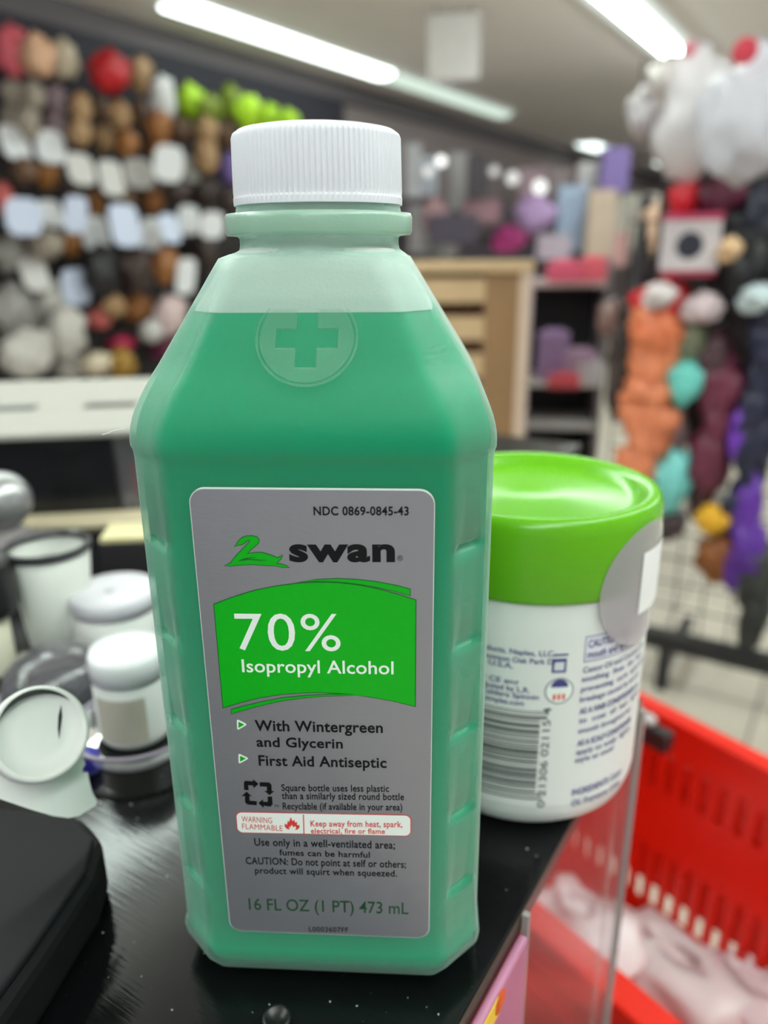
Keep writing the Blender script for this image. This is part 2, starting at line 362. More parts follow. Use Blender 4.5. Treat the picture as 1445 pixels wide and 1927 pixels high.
# inner face of the dry wall above the liquid: unwetted plastic scatters the light
rings = []
for z, hx, hy, c, ins, rr in body_profile(0, False):
    if z < ZFILL+.0002: last = (z, hx, hy); continue
    if not rings:
        u = (ZFILL-.0001-last[0])/(z-last[0]); rings.append([(X0+p.x, YC+p.y, ZFILL-.0001) for p in oct_ring(last[1]+(hx-last[1])*u-.0010, last[2]+(hy-last[2])*u-.0010, c-.0003, 0, rr)])
    rings.append([(X0+p.x, YC+p.y, z) for p in oct_ring(hx-.0010, hy-.0010, c-.0003, 0, rr)])
for z, r, u in neck_blend()[3:]:
    r = min(r, .0157)-.0008; rings.append([(X0+r*math.cos(math.atan2(p.y, p.x)), YC+r*math.sin(math.atan2(p.y, p.x)), z) for p in base])
DRY = plastic_film((.8, .95), (.95, .97, .96), (.90, .91, .90), .5, .1, .4)
mk('dry_wall', loft(rings, False, False), DRY, BOT, True)
# tamper ring and cap
FLM = plastic_film((.6, .85), (.85, .97, .9), (.58, .85, .70), .3, .4, .4)
mk('neck_flange', lathe([(.0160, .16225), (.0181, .1624), (.0184, .1630), (.0184, .1655), (.0181, .1663), (.0160, .1665)], 96, cx=X0, cy=YC), FLM, BOT, True)
class Ribs:
    rng = (3, 6)
    def __call__(s, j): return [.00018, .00012, -.00012, -.00012][j % 4] if True else 0
prof = [(.0150, .1678), (.01640, .1678), (.01645, .1690), (.01615, .1694), (.01622, .1702), (.01600, .1796), (.01570, .1803), (.0150, .1809), (.0135, .1812), (0, .1812)]
CAPM = mat((226, 226, 234), .42, var=.015, scale=200)
cp = mk('cap', lathe(prof, 400, Ribs(), cx=X0, cy=YC), CAPM, BOT, True); cp.modifiers.new('edge', 'EDGE_SPLIT').split_angle = math.radians(40)
# embossed round emblem with a sunk cross on the sloping shoulder
n_em = Vector((0, -.0271, .0169)).normalized()          # outward normal of the sloping front
up_em = Vector((0, .0169, .0271)).normalized()
P0 = Vector((-.0008, -.0262, .1448)) + n_em*.0002
# put the emblem plane on the real surface
def emb_mesh(shapes, h):
    c = bpy.data.curves.new('emblem', 'CURVE'); c.dimensions = '2D'; c.fill_mode = 'FRONT'; c.extrude = 0; c.resolution_u = 1
    for pts in shapes:
        s_ = c.splines.new('POLY'); s_.points.add(len(pts)-1); s_.use_cyclic_u = True
        for q, p in zip(s_.points, pts): q.co = (p[0], p[1], 0, 1)
    o = bpy.data.objects.new('emblem', c); COL.objects.link(o); dg = bpy.context.evaluated_depsgraph_get()
    me = bpy.data.meshes.new_from_object(o.evaluated_get(dg)); bpy.data.objects.remove(o)
    bm = bmesh.new(); bm.from_mesh(me); bpy.data.meshes.remove(me)
    bmesh.ops.remove_doubles(bm, verts=bm.verts[:], dist=1e-7)
    edges = [e for e in bm.edges if e.is_boundary]
    r = bmesh.ops.extrude_edge_only(bm, edges=edges)
    low = [v for v in r['geom'] if isinstance(v, bmesh.types.BMVert)]
    for v in low:
        v.co.z -= h
    return bm
cross = lambda a, b_, cx_=0, cy_=0: [(cx_-b_, cy_+a), (cx_-b_, cy_+b_), (cx_-a, cy_+b_), (cx_-a, cy_-b_), (cx_-b_, cy_-b_), (cx_-b_, cy_-a), (cx_+b_, cy_-a), (cx_+b_, cy_-b_), (cx_+a, cy_-b_), (cx_+a, cy_+b_), (cx_+b_, cy_+b_), (cx_+b_, cy_+a)]
circ = lambda r, n=72: [(r*math.cos(2*PI*i/n), r*math.sin(2*PI*i/n)) for i in range(n)]
EMB = plastic_film((.07, .5), (.95, .985, .965), (.70, .90, .82), .34, .2, .45)
em = mk('cross_emblem', emb_mesh([circ(.0084), cross(.0056, .0019)], .0003), EMB, BOT)
em.matrix_local = Matrix(((1, 0, 0), (0, up_em.y, n_em.y), (0, up_em.z, n_em.z))).to_4x4(); em.location = P0
ring_ = [circ(.0092), circ(.0088)]
er = mk('emblem_ring', emb_mesh(ring_, .0002), EMB, BOT); er.matrix_local = em.matrix_local.copy(); er.location = P0
# thumb-shaped pad over the emblem
pad = [(-.0030, .0045), (-.0030, .0010)] + [(.0030*math.cos(a), .0010+.0030*math.sin(a)) for a in [PI+PI*i/14 for i in range(1, 14)]] + [(.0030, .0010), (.0030, .0045)]
pd = mk('shoulder_pad', emb_mesh([pad], .00045), EMB, BOT); pd.matrix_local = em.matrix_local.copy(); pd.location = P0 + up_em*.0118
# stray fibre
fb = [on_z(188+i*6, 816-i*1.5-3*math.sin(i/7*PI)*.4, .12) for i in range(2)]
INV = Matrix.Rotation(-BY, 3, 'Z')
fp = [INV @ at(236-i*5.5, 806+i*1.3+(1.6 if i > 5 else 0), .158) for i in range(9)]
mk('stray_fibre', tube(bmesh.new(), fp, .00007, 5), mat((240, 240, 240), .5), BOT)
# ---- label
YL = -.0341
SM = bpy.data.materials.new('silver_label'); SM.use_nodes = True; N = SM.node_tree.nodes; L = SM.node_tree.links; b = N['Principled BSDF']
b.inputs['Base Color'].default_value = srgb((156, 156, 164)); b.inputs['Metallic'].default_value = .65; b.inputs['Roughness'].default_value = .4
tc = N.new('ShaderNodeTexCoord'); mp = N.new('ShaderNodeMapping'); mp.inputs['Scale'].default_value = (500, 500, 1600); nz = N.new('ShaderNodeTexNoise'); nz.inputs['Scale'].default_value = 1; nz.inputs['Detail'].default_value = 3
L.new(tc.outputs['Object'], mp.inputs[0]); L.new(mp.outputs[0], nz.inputs[0]); bp = N.new('ShaderNodeBump'); bp.inputs['Strength'].default_value = .16; bp.inputs['Distance'].default_value = .0002
n2 = N.new('ShaderNodeTexNoise'); n2.inputs['Scale'].default_value = 260; L.new(tc.outputs['Object'], n2.inputs[0])
ad = N.new('ShaderNodeMath'); ad.inputs[1].default_value = 1; L.new(nz.outputs['Fac'], ad.inputs[0]); L.new(n2.outputs['Fac'], ad.inputs[1]); L.new(ad.outputs[0], bp.inputs['Height']); L.new(bp.outputs[0], b.inputs['Normal'])
LB = mk('label', plate([(x*.001, z*.001) for x, z in rrect(-22.1, 22.1, 15.8, 119.1, 2.7)], YL, -.0334), SM, BOT)
rim = rrect(-22.25, 22.25, 15.65, 119.25, 2.85)
mk('label_edge', plate([(x*.001, z*.001) for x, z in rim], YL+.00006, -.0333), mat((225, 228, 228), .5), LB)
INK = mat((10, 11, 14), .5, var=.02, spec=.25); GRN = mat((2, 170, 22), .38, var=.03, spec=.3); DGR = mat((8, 92, 30), .4, var=.02); WHT = mat((238, 244, 240), .45, var=.02); RED = mat((214, 60, 52), .45, var=.02); DKG = mat((24, 74, 44), .4, var=.02)
y1, y2, y3 = YL-.00004, YL-.00008, YL-.00012
def decal(name, pts, material, parent, y): return mk(name, plate([(x*.001, z*.001) for x, z in pts], y, y), material, parent)
def grow(pts, d):
    """outline offset outward by d"""
    n = len(pts); A = sum(pts[i][0]*pts[(i+1) % n][1]-pts[(i+1) % n][0]*pts[i][1] for i in range(n)); sg_ = 1 if A > 0 else -1; out = []
    for i in range(n):
        p0, p, p1 = Vector(pts[i-1]), Vector(pts[i]), Vector(pts[(i+1) % n]); a = (p-p0).normalized(); b_ = (p1-p).normalized()
        na = Vector((a.y, -a.x))*sg_; nb = Vector((b_.y, -b_.x))*sg_; mm = na+nb
        mm = mm.normalized() if mm.length > .2 else na
        out.append(tuple(p + mm*(d/max(.5, mm.dot(na)))))
    return out
swan = [(-16.62,104.24),(-15.92,104.59),(-15.42,104.86),(-15.01,105.46),(-14.09,106.55),(-12.92,107.71),(-12.02,108.66),(-11.63,109.18),(-11.68,109.43),(-12.1,109.32),(-12.48,108.91),(-13.11,108.52),(-13.84,108.39),(-14.45,108.15),(-13.98,108.72),(-13.66,109.23),(-13.02,109.82),(-12.16,110.13),(-11.08,110.19),(-10.26,110.0),(-9.89,109.45),(-10.1,108.76),(-10.74,108.17),(-11.49,107.6),(-11.93,107.09),(-12.23,106.67),(-11.18,106.84),(-9.73,106.96),(-8.67,106.72),(-7.62,106.33),(-6.68,105.93),(-6.19,106.14),(-5.74,106.4),(-5.96,105.84),(-6.6,105.16),(-6.98,104.85),(-6.03,104.66),(-5.2,104.41),(-4.66,104.03),(-5.82,104.09),(-7.24,104.38),(-9.41,104.45),(-11.33,104.58),(-13.75,104.44),(-15.46,104.21)]
wing = [(-14.18,105.21),(-12.94,105.74),(-11.47,106.07),(-10.28,105.98),(-11.49,105.90),(-12.2,105.75),(-11.0,105.62),(-9.82,105.53),(-8.14,105.45),(-10.07,105.37),(-12.11,105.50),(-13.21,105.28)]
sw = decal('bird_emblem', grow(swan, .13), DGR, LB, y1); decal('emblem_fill', grow(swan, -.02), GRN, LB, y2); decal('emblem_wing', wing, DGR, LB, y3)
lettering('code_lettering', 'NDC 0869-0845-43', (.38,114.3), (17.57,114.46), 116.0, INK, LB, y1, .026, 'H', 1.06)
lettering('name_lettering', 'swan', (-4.45,105.12), (15.06,105.38), 108.6, INK, LB, y1, .042, 'x', 1.1)
lettering('registered_mark', '®', (15.5,105.65), (16.5,105.65), 106.75, INK, LB, y1, .0, '®')
panel = [(-19.33,96.23),(-15.69,97.75),(-11.38,99.26),(-7.15,100.23),(-2.96,100.86),(.49,101.11),(4.28,101.09),(8.04,100.7),(11.79,99.98),(15.55,98.92),(18.9,97.78),(18.9,74.89),(14.4,76.06),(9.73,76.85),(5.41,77.40),(1.07,77.58),(-3.29,77.40),(-7.69,76.89),(-11.76,76.07),(-15.52,74.93),(-19.32,73.56)]
decal('panel_outline', grow(panel, .14), DGR, LB, y1); decal('green_panel', grow(panel, -.04), GRN, LB, y2)
for pts in ([(-3.2,101.15),(.52,101.67),(4.3,101.91),(8.06,101.78),(11.81,101.36),(15.21,100.71),(17.84,100.01),(17.84,98.7),(14.53,99.65),(10.77,100.5),(6.68,101.12),(2.57,101.42),(-.88,101.30)], [(-17.68,73.18),(-15.21,74.01),(-11.08,75.21),(-7.0,76.16),(-2.59,76.77),(1.78,77.15),(5.41,77.32),(10.09,77.0),(5.4,76.98),(1.04,76.75),(-3.34,76.2),(-7.77,75.42),(-12.25,74.1),(-15.65,72.95),(-17.75,72.2)]):
    decal('swoosh_outline', grow(pts, .12), DGR, LB, y1); decal('swoosh', grow(pts, -.03), GRN, LB, y2)
lettering('strength_lettering', '70%', (-15.6,86.55), (4.6,86.75), 94.4, WHT, LB, y3, .0, '7', 1.08)
lettering('product_lettering', 'Isopropyl Alcohol', (-14.9,81.75), (14.7,81.96), 84.6, WHT, LB, y3, .012, 'H', 1.02)
lettering('claim_lettering', 'With Wintergreen', (-13.21,68.32), (12.5,68.55), 70.86, INK, LB, y1, .022, 'H', 1.04)
lettering('claim_lettering', 'and Glycerin', (-13.12,64.56), (4.41,64.65), 66.9, INK, LB, y1, .022, 'd', 1.04)
lettering('claim_lettering', 'First Aid Antiseptic', (-12.98,60.0), (13.18,60.28), 62.55, INK, LB, y1, .022, 'H', 1.04)
for tri in ([(-16.77,71.02),(-14.66,69.79),(-16.9,68.29)], [(-17.02,62.89),(-14.87,61.71),(-17.14,60.22)]):
    cx_, cz_ = sum(p[0] for p in tri)/3, sum(p[1] for p in tri)/3
    rnd = [];
    for i in range(3):
        a, p, c_ = Vector(tri[i-1]), Vector(tri[i]), Vector(tri[(i+1) % 3])
        p0, p1 = p.lerp(a, .22), p.lerp(c_, .22)
        rnd += [tuple(p0*(1-u)**2+p*2*u*(1-u)+p1*u*u) for u in (0, .25, .5, .75, 1)]
    decal('bullet', rnd, WHT, LB, y1); decal('bullet_fill', [(cx_+(x-cx_)*.55, cz_+(z-cz_)*.55) for x, z in tri], GRN, LB, y2)
for pts in ([(-16.44,53.87),(-16.39,55.7),(-16.09,56.17),(-14.45,56.09),(-14.41,56.63),(-13.3,55.49),(-14.44,54.4),(-14.51,55.08),(-15.51,55.09),(-15.48,53.86)], [(-13.04,55.95),(-11.05,55.93),(-10.63,55.35),(-10.68,53.8),(-10.1,53.86),(-11.2,52.77),(-12.21,53.83),(-11.67,53.81),(-11.65,54.86),(-13.14,54.9)], [(-11.6,52.38),(-10.68,52.46),(-10.67,50.47),(-11.17,49.85),(-12.59,50.08),(-12.59,49.47),(-13.68,50.69),(-12.61,51.7),(-12.65,51.05),(-11.68,51.09)], [(-13.92,51.14),(-14.06,50.11),(-15.95,50.23),(-16.46,50.72),(-16.39,52.4),(-17.17,52.23),(-15.97,53.47),(-14.89,52.31),(-15.46,52.38),(-15.46,51.23)]):
    decal('recycling_arrow', pts, INK, LB, y1)
lettering('trademark_lettering', 'TM', (-10.37,49.75), (-9.42,49.74), 50.38, INK, LB, y1)
sm = .018
lettering('recycling_lettering', 'Square bottle uses less plastic', (-8.62,53.9), (13.63,54.45), 55.6, INK, LB, y1, sm, 'H', 1.05)
lettering('recycling_lettering', 'than a similarly sized round bottle', (-8.63,51.87), (16.71,52.5), 53.6, INK, LB, y1, sm, 'h', 1.05)
lettering('recycling_lettering', 'Recyclable (if available in your area)', (-8.59,49.26), (16.35,49.9), 51.0, INK, LB, y1, sm, 'H', 1.05)
wb = rrect(-18.55, 18.05, 43.2, 48.4, 1.2, 6)
wbt = [(x, z + (x+18.5)/36.6*.55-.2) for x, z in wb]
decal('warning_outline', grow(wbt, .16), RED, LB, y1); decal('warning_panel', grow(wbt, -.03), WHT, LB, y2)
decal('warning_divider', [(-4.50, 42.9), (-4.28, 42.9), (-4.2, 48.2), (-4.42, 48.2)], RED, LB, y3)
lettering('warning_lettering', 'WARNING', (-17.47,45.85), (-11.01,45.7), 47.27, RED, LB, y3, .0, 'H', 1.06)
lettering('warning_lettering', 'FLAMMABLE', (-17.49,44.01), (-8.88,43.76), 45.4, RED, LB, y3, .0, 'H', 1.06)
lettering('warning_lettering', 'Keep away from heat, spark,', (-2.91,45.17), (16.38,45.72), 46.72, RED, LB, y3, .018, 'H', 1.06)
lettering('warning_lettering', 'electrical, fire or flame', (-2.88,43.41), (12.72,43.87), 44.75, RED, LB, y3, .018, 'l', 1.06)
decal('flame_symbol', [(-8.43,45.0),(-8.31,45.81),(-7.88,45.35),(-7.69,46.48),(-7.44,46.17),(-6.98,47.47),(-6.64,46.36),(-6.3,46.85),(-6.12,46.06),(-5.72,46.23),(-5.76,45.43),(-5.23,45.45),(-5.26,44.8),(-5.69,44.3),(-6.3,44.15),(-5.95,44.6),(-6.2,45.2),(-6.5,44.8),(-6.9,45.5),(-7.2,44.8),(-7.5,45.0),(-7.4,44.2),(-8.0,44.4)], RED, LB, y3)
lettering('caution_lettering', 'Use only in a well-ventilated area;', (-15.18,39.61), (14.8,40.0), 41.6, INK, LB, y1, sm, 'H', 1.05)
lettering('caution_lettering', 'fumes can be harmful', (-9.94,37.25), (9.46,37.39), 38.85, INK, LB, y1, sm, 'b', 1.05)
lettering('caution_lettering', 'CAUTION: Do not point at self or others;', (-17.37,34.59), (17.12,35.05), 36.5, INK, LB, y1, sm, 'H', 1.05)
lettering('caution_lettering', 'product will squirt when squeezed.', (-15.52,32.12), (15.22,32.62), 33.85, INK, LB, y1, sm, 'd', 1.05)
lettering('volume_lettering', '16 FL OZ (1 PT) 473 mL', (-17.5,21.97), (17.66,22.41), 25.2, DKG, LB, y1, .006)
lettering('lot_lettering', 'L0003607FF', (-4.42,16.42), (4.35,16.6), 17.8, INK, LB, y1, .012, 'H', 1.1)
# ================================================================== the jar behind it
JC = Vector((.0549, .0494, 0)); RL, RB, JH, JZ = .0363, .0353, .0955, .0738
JAR = thing('cream_jar', 'round white jar with bright lime green lid standing behind the green bottle', 'jar', JC)
JW = mat((226, 228, 226), .38, var=.02); JG = mat((96, 172, 2), .24, var=.04, spec=.5)
mk('jar_body', lathe([(0, .0008), (.027, .0008), (.0290, 0), (.0312, .0006), (.0338, .003), (.0350, .007), (RB, .012), (RB, .066), (.0350, .0685), (.0350, JZ)], 96), JW, JAR, True)
mk('lid', lathe([(.0348, JZ-.0012), (.0358, JZ-.0012), (RL, JZ), (RL, JH-.0045), (.0360, JH-.0022), (.0352, JH-.0006), (.0342, JH), (.0318, JH-.0003), (.0302, JH-.0016), (.0290, JH-.0032), (.0270, JH-.0038), (.0085, JH-.0040), (.0070, JH-.0044), (0, JH-.0046)], 96), JG, JAR, True)
def jar_hit(x, y, R_=RB):
    d = ray(x, y); o = EYE-JC; a = d.x**2+d.y**2; b_ = 2*(o.x*d.x+o.y*d.y); c_ = o.x**2+o.y**2-R_**2
    k = (-b_-math.sqrt(max(0, b_*b_-4*a*c_)))/(2*a); p = o+d*k; return math.atan2(p.y, p.x), p.z
def jar_patch(th0, th1, z0, z1, R_=RB+.0001, n=12):
    bm = bmesh.new(); A = [[bm.verts.new((R_*math.cos(th0+(th1-th0)*i/n), R_*math.sin(th0+(th1-th0)*i/n), z)) for i in range(n+1)] for z in (z0, z1)]
    for i in range(n): bm.faces.new((A[0][i], A[0][i+1], A[1][i+1], A[1][i]))
    return bm
NAVY = mat((62, 60, 128), .5, var=.03); BK = mat((34, 32, 34), .5, var=.03)
JL = mk('jar_label', jar_patch(-PI*.98, -PI*.02, .0095, .0640, RB+.00005, 60), mat((228, 229, 228), .4, var=.015), JAR, True)
def jar_text(name, s, x, y, hgt, material, width=None, vertical=False, bold=.014):
    """text on the jar whose left end of baseline sits where the photo shows it; hgt = cap height in metres"""
    th, z = jar_hit(x, y); me = glyphs(s, bold); lo, hi = inkh('H', bold); k = hgt/(hi-lo); xs = [v.co.x for v in me.vertices]; x0, x1 = min(xs), max(xs)
    kx = width/(x1-x0) if width else k; R_ = RB+.00022
    bm = bmesh.new(); bm.from_mesh(me); bpy.data.meshes.remove(me)
    for v in bm.verts:
        u, q = (v.co.x-x0)*kx, (v.co.y-lo)*k
        if vertical: u, q = -q, u
        v.co = Vector((R_*math.cos(th+u/R_), R_*math.sin(th+u/R_), z+q))
    o = mk(name, bm, material, JL); return o
# maker's lines, contact lines
for s, x, y, h, wd in [('IL Products, Naples, LLC', 880, 1211, .0016, .0235), ('125 Thomson Oak Park Dr', 880, 1226, .0016, .0245), ('4321 U.S.A.', 880, 1238, .0016, .0130), ('e-HP CE eng', 880, 1267, .0016, .0145), ('Distributed by L.R.', 880, 1280, .0016, .0175), ('and Caldera Spinnin', 880, 1292, .0016, .0200), ('www.simples.com', 880, 1305, .0016, .0160)]:
    jar_text('maker_lettering', s, x, y, h, NAVY, wd)
# barcode: bars stacked up the jar, read sideways
thA, zA = jar_hit(880, 1400); thB, zB = jar_hit(1013, 1400); thC, _ = jar_hit(1026, 1400)
zt = jar_hit(970, 1335)[1]; zb = jar_hit(970, 1500)[1]
rnd_ = random.Random(4); z = zt; bars = bmesh.new(); i = 0
while z > zb:
    wbar = rnd_.choice([.00022, .00022, .00045, .00068, .0009]); gap = rnd_.choice([.00028, .0004, .0005, .0007])
    lng = i in (0, 1, 2) or z-wbar-gap < zb+.0012
    th1 = thC if lng else thB
    n = 10; A = [[bars.verts.new(((RB+.00018)*math.cos(thA+(th1-thA)*q/n), (RB+.00018)*math.sin(thA+(th1-thA)*q/n), zz)) for q in range(n+1)] for zz in (z-wbar, z)]
    for q in range(n): bars.faces.new((A[0][q], A[0][q+1], A[1][q+1], A[1][q]))
    z -= wbar+gap; i += 1
mk('barcode', bars, BK, JL)
jar_text('barcode_lettering', '0 21306 02115 4', 1024, 1518, .0021, BK, (zt-zb)*1.14, True, 0)
# open-jar symbol, round flag badge
th, z = jar_hit(1052, 1253)
o = mk('open_jar_symbol', jar_patch(th-.055, th+.055, z-.002, z+.0022, RB+.00015, 4), NAVY, JL); mk('symbol_inside', jar_patch(th-.038, th+.038, z-.0013, z+.0012, RB+.0002, 4), mat((215, 218, 226), .4), JL)
mk('symbol_lid', jar_patch(th-.05, th+.065, z+.0030, z+.0036, RB+.00015, 4), NAVY, JL)
th, z = jar_hit(1052, 1300)
def jar_disc(th, z, r, R_, clip=None, n=40):
    bm = bmesh.new(); ctr = None; pts = []
    for i in range(n):
        a = 2*PI*i/n; u, q = r*math.cos(a), r*math.sin(a)
        if clip == 'top': q = max(q, 0)
        if clip == 'bottom': q = min(q, 0)
        pts.append((u, q))
    # concentric rings so the disc follows the curve of the jar
    rings_ = [[bm.verts.new((R_*math.cos(th+u*k/R_), R_*math.sin(th+u*k/R_), z+q*k)) for u, q in pts] for k in (.001, .25, .5, .75, 1)]
    for A, B in zip(rings_, rings_[1:]):
        for i in range(n): bm.faces.new((A[i], A[(i+1) % n], B[(i+1) % n], B[i]))
    return bm
mk('flag_badge', jar_disc(th, z, .0040, RB+.00012), mat((120, 120, 130), .4), JL); mk('badge_inside', jar_disc(th, z, .0036, RB+.00016), WHT, JL)
mk('badge_top', jar_disc(th, z+.0012, .0024, RB+.0002, 'top'), NAVY, JL)
for k in (-1, 0, 1): mk('badge_stripe', jar_patch(th+k*.036-.011, th+k*.036+.011, z-.0027, z-.0009, RB+.0002, 3), mat((222, 80, 60), .4), JL)
# caution box and directions on the right
th0, z0 = jar_hit(1098, 1246); th1, z1 = jar_hit(1100, 1200); LNW = .0005
for a, c_, zz0, zz1 in [(0, .85, 0, .00025), (0, .85, .0074, .00765), (0, .006, 0, .00765)]:
    mk('caution_frame', jar_patch(th0+a, th0+c_, z0+zz0, z0+zz1, RB+.00016, 16), NAVY, JL)
mk('caution_tint', jar_patch(th0, th0+.85, z0, z0+.0077, RB+.0001, 16), mat((226, 227, 236), .4), JL)
jar_text('caution_lettering', 'CAUTION: Avoid', 1106, 1219, .0023, NAVY, .0160, bold=.02)
jar_text('caution_lettering', 'mouth and eyes', 1104, 1239, .0023, NAVY, .0150)
rows = [('Castor Oil and Coconut Oil', 1096, 1266, 0), ('soothing  fixes  dry  hair', 1094, 1283, 0), ('preventing  curls  split ends', 1092, 1302, 0), ('breakage caused by tension', 1090, 1321, 0), ('AS A HAIR CONDITIONER: use', 1089, 1344, 1), ('to  coat  all  hair  lightly', 1088, 1361, 0), ('smooth throughout hair', 1087, 1380, 0), ('AS A SCALP CONDITIONER:', 1085, 1404, 1), ('apply to scalp  lightly', 1083, 1420, 0), ('style as usual', 1081, 1435, 0)]
for s, x, y, bd in rows: jar_text('directions_lettering', s, x, y, .0019 if bd else .0017, NAVY, len(s)*.00098, bold=.03 if bd else .012)
jar_text('ingredients_lettering', 'INGREDIENTS: Castor', 1075, 1497, .0022, NAVY, .0200, bold=.02)
jar_text('ingredients_lettering', 'Oil, Fragrance, Color', 1074, 1517, .0022, NAVY, .0195)
# round clear seal with a white square in it, over lid and jar side
th, z = jar_hit(1200, 1104, RL)
SEAL = plastic_film((.42, .6), (.92, .88, .92), (.74, .68, .72), .25, .5, .2)
sl = mk('clear_seal', jar_disc(th+.10, z, .0178, RL+.0003, None, 56), SEAL, JAR, True)
mk('seal_square', jar_patch(th+.02, th+.60, z-.0085, z+.0095, RL+.0005, 8), mat((240, 240, 240), .4), sl)
# ================================================================== left of the bottle, on the counter
WP = mat((232, 233, 230), .4, var=.03); BLK = mat((20, 20, 22), .4, var=.1); CREAM = mat((226, 222, 200), .5, var=.03)
# black box at the lower left, white spool and white flap on it
bx = thing('black_case', 'black box at the lower left corner of the counter beside the green bottle', 'box', (0, 0, 0), R_AISLE*.15)
pts = [(-.135, -.075), (-.064, -.082), (-.060, -.045), (-.0585, -.022), (-.061, -.010), (-.070, -.002), (-.135, .004)]
bm = bmesh.new(); f = bm.faces.new([bm.verts.new((x, y, 0)) for x, y in pts]); r = bmesh.ops.extrude_face_region(bm, geom=[f])
for v in r['geom']:
    if isinstance(v, bmesh.types.BMVert): v.co.z = .017
mk('case_body', bm, mat((24, 24, 26), .65, var=.15, spec=.2), bx, bevel=.004)
bm = bmesh.new(); f = bm.faces.new([bm.verts.new((x*.985-.002, y*.9-.004, .0172)) for x, y in pts]); r = bmesh.ops.extrude_face_region(bm, geom=[f])
for v in r['geom']:
    if isinstance(v, bmesh.types.BMVert): v.co.z = .0195
mk('case_lid', bm, mat((27, 27, 30), .65, var=.15, spec=.2), bx, bevel=.001)
# the spool: a white disc with raised rim turned to the viewer; the flap hangs under it
ctr = at(72, 1382, .186)
sp_ = thing('tape_spool', 'white round spool with torn white flap on top of the black box', 'spool', ctr)
view = (EYE-ctr).normalized(); q = view.to_track_quat('Z', 'Y')
rr = .0113
dsk = mk('disc', lathe([(0, .0012), (rr*.5, .0012), (rr*.80, .0014), (rr*.86, .0026), (rr*.93, .0032), (rr, .0024), (rr*1.01, 0), (rr, -.004), (rr*.6, -.005), (0, -.005)], 64), WP, sp_, True)
dsk.rotation_mode = 'QUATERNION'; dsk.rotation_quaternion = (Vector((view.x+.25, view.y, view.z+.15)).normalized()).to_track_quat('Z', 'Y')
def slot(a0, a1, r_, wd):
    bm = bmesh.new(); n = 14; A = []
    for i in range(n+1):
        a = a0+(a1-a0)*i/n; ww = wd*math.sin(PI*(i+.3)/(n+.6)); A.append([bm.verts.new((k*math.cos(a), k*math.sin(a), .0030)) for k in (r_-ww, r_+ww)])
    for i in range(n): bm.faces.new((A[i][0], A[i+1][0], A[i+1][1], A[i][1]))
    return bm
s1 = mk('slot', slot(.55, 2.5, rr*.86, .0007), BLK, dsk); s1.location.z = .0003
bm = bmesh.new(); f = [(.0052, .0040), (.0068, .0010), (.0062, .0006), (.0040, .0030)]
bm.faces.new([bm.verts.new((x, y, .0016)) for x, y in [(.0066, .0048), (.0060, .0020), (.0045, -.0012), (.0037, -.0030), (.0042, -.0004), (.0052, .0024)]])
mk('slot', bm, BLK, dsk)
flap = [(-12, 4), (6, 4), (9.5, -1), (10.5, -4.0), (10.2, -6), (9.6, -8), (9.9, -9.5), (10.0, -11), (9.2, -11.8), (9.0, -12.8), (10.2, -13.2), (10.2, -15.5), (10.4, -18.5), (10.8, -20.0), (11.2, -21.4), (10.6, -22.2), (9.0, -22.6), (6, -23.2), (3.5, -22.8), (0, -21.0), (-5, -17.5), (-11, -13), (-14, -12)]
# smooth the flap curl by splitting it in strips
bm = bmesh.new(); f = bm.faces.new([bm.verts.new((x*.001*.95, y*.001*.95, 0)) for x, y in flap])
for k in range(-5, 6):
    g = bm.verts[:]+bm.edges[:]+bm.faces[:]; bmesh.ops.bisect_plane(bm, geom=g, plane_co=(k*.0022, 0, 0), plane_no=(1, 0, 0))
for v in bm.verts: v.co.z = -.006 + 1.2*v.co.x*-.3 - 18*(v.co.x)**2
r = bmesh.ops.extrude_face_region(bm, geom=bm.faces[:])
for v in r['geom']:
    if isinstance(v, bmesh.types.BMVert): v.co.z -= .0008
fl = mk('flap', bm, WP, sp_); fl.rotation_mode = 'QUATERNION'; fl.rotation_quaternion = q
# cream bottle with black cap, left edge
p = on_z(-2, 1262)
cb = thing('cream_bottle', 'cream bottle with black rounded cap at the left edge of the photo', 'bottle', p)
k = dep(p)/FPX
mk('bottle_body', lathe([(0, 0), (.0068, 0), (.0072, .001), (.0072, .024), (.006, .026), (0, .026)], 40), CREAM, cb, True)
mk('cap', lathe([(.004, .0255), (.0105, .0258), (.0115, .028), (.0117, .046), (.0108, .0485), (.008, .0495), (0, .0495)], 40), BLK, cb, True)
# squat white jars
def tub(name, label, px, py, r, h, lid, extra, parent_group='white jars on the counter'):
    p = on_z(px, py); o = thing(name, label, 'jar', p, 0, parent_group)
    mk('jar_body', lathe([(0, 0), (r*.9, 0), (r*.97, h*.05), (r, h*.12), (r, h*.66), (r*.96, h*.7), (r*.94, h*.72)], 56), WP, o, True)
    mk('lid', lathe([(r*.92, h*.71), (r*1.02, h*.72), (r*1.03, h*.94), (r*.98, h), (r*.6, h*1.01), (0, h*1.01)], 56), mat(lid, .35, var=.03), o, True)
    if extra == 'nub': mk('nub', lathe([(.0022, h*1.0), (.0022, h*1.035), (.0018, h*1.05), (0, h*1.05)], 24, cx=0, cy=-r*.2), mat((205, 203, 212), .3), o, True)
    if extra == 'label':
        bm = bmesh.new(); n = 10; a0, a1 = -PI/2-.75, -PI/2+.65; A = [[bm.verts.new(((r+.0002)*math.cos(a0+(a1-a0)*i/n), (r+.0002)*math.sin(a0+(a1-a0)*i/n), z)) for i in range(n+1)] for z in (h*.10, h*.60)]
        for i in range(n): bm.faces.new((A[0][i], A[0][i+1], A[1][i+1], A[1][i]))
        mk('jar_label', bm, mat((186, 180, 166), .5), o)
    return o
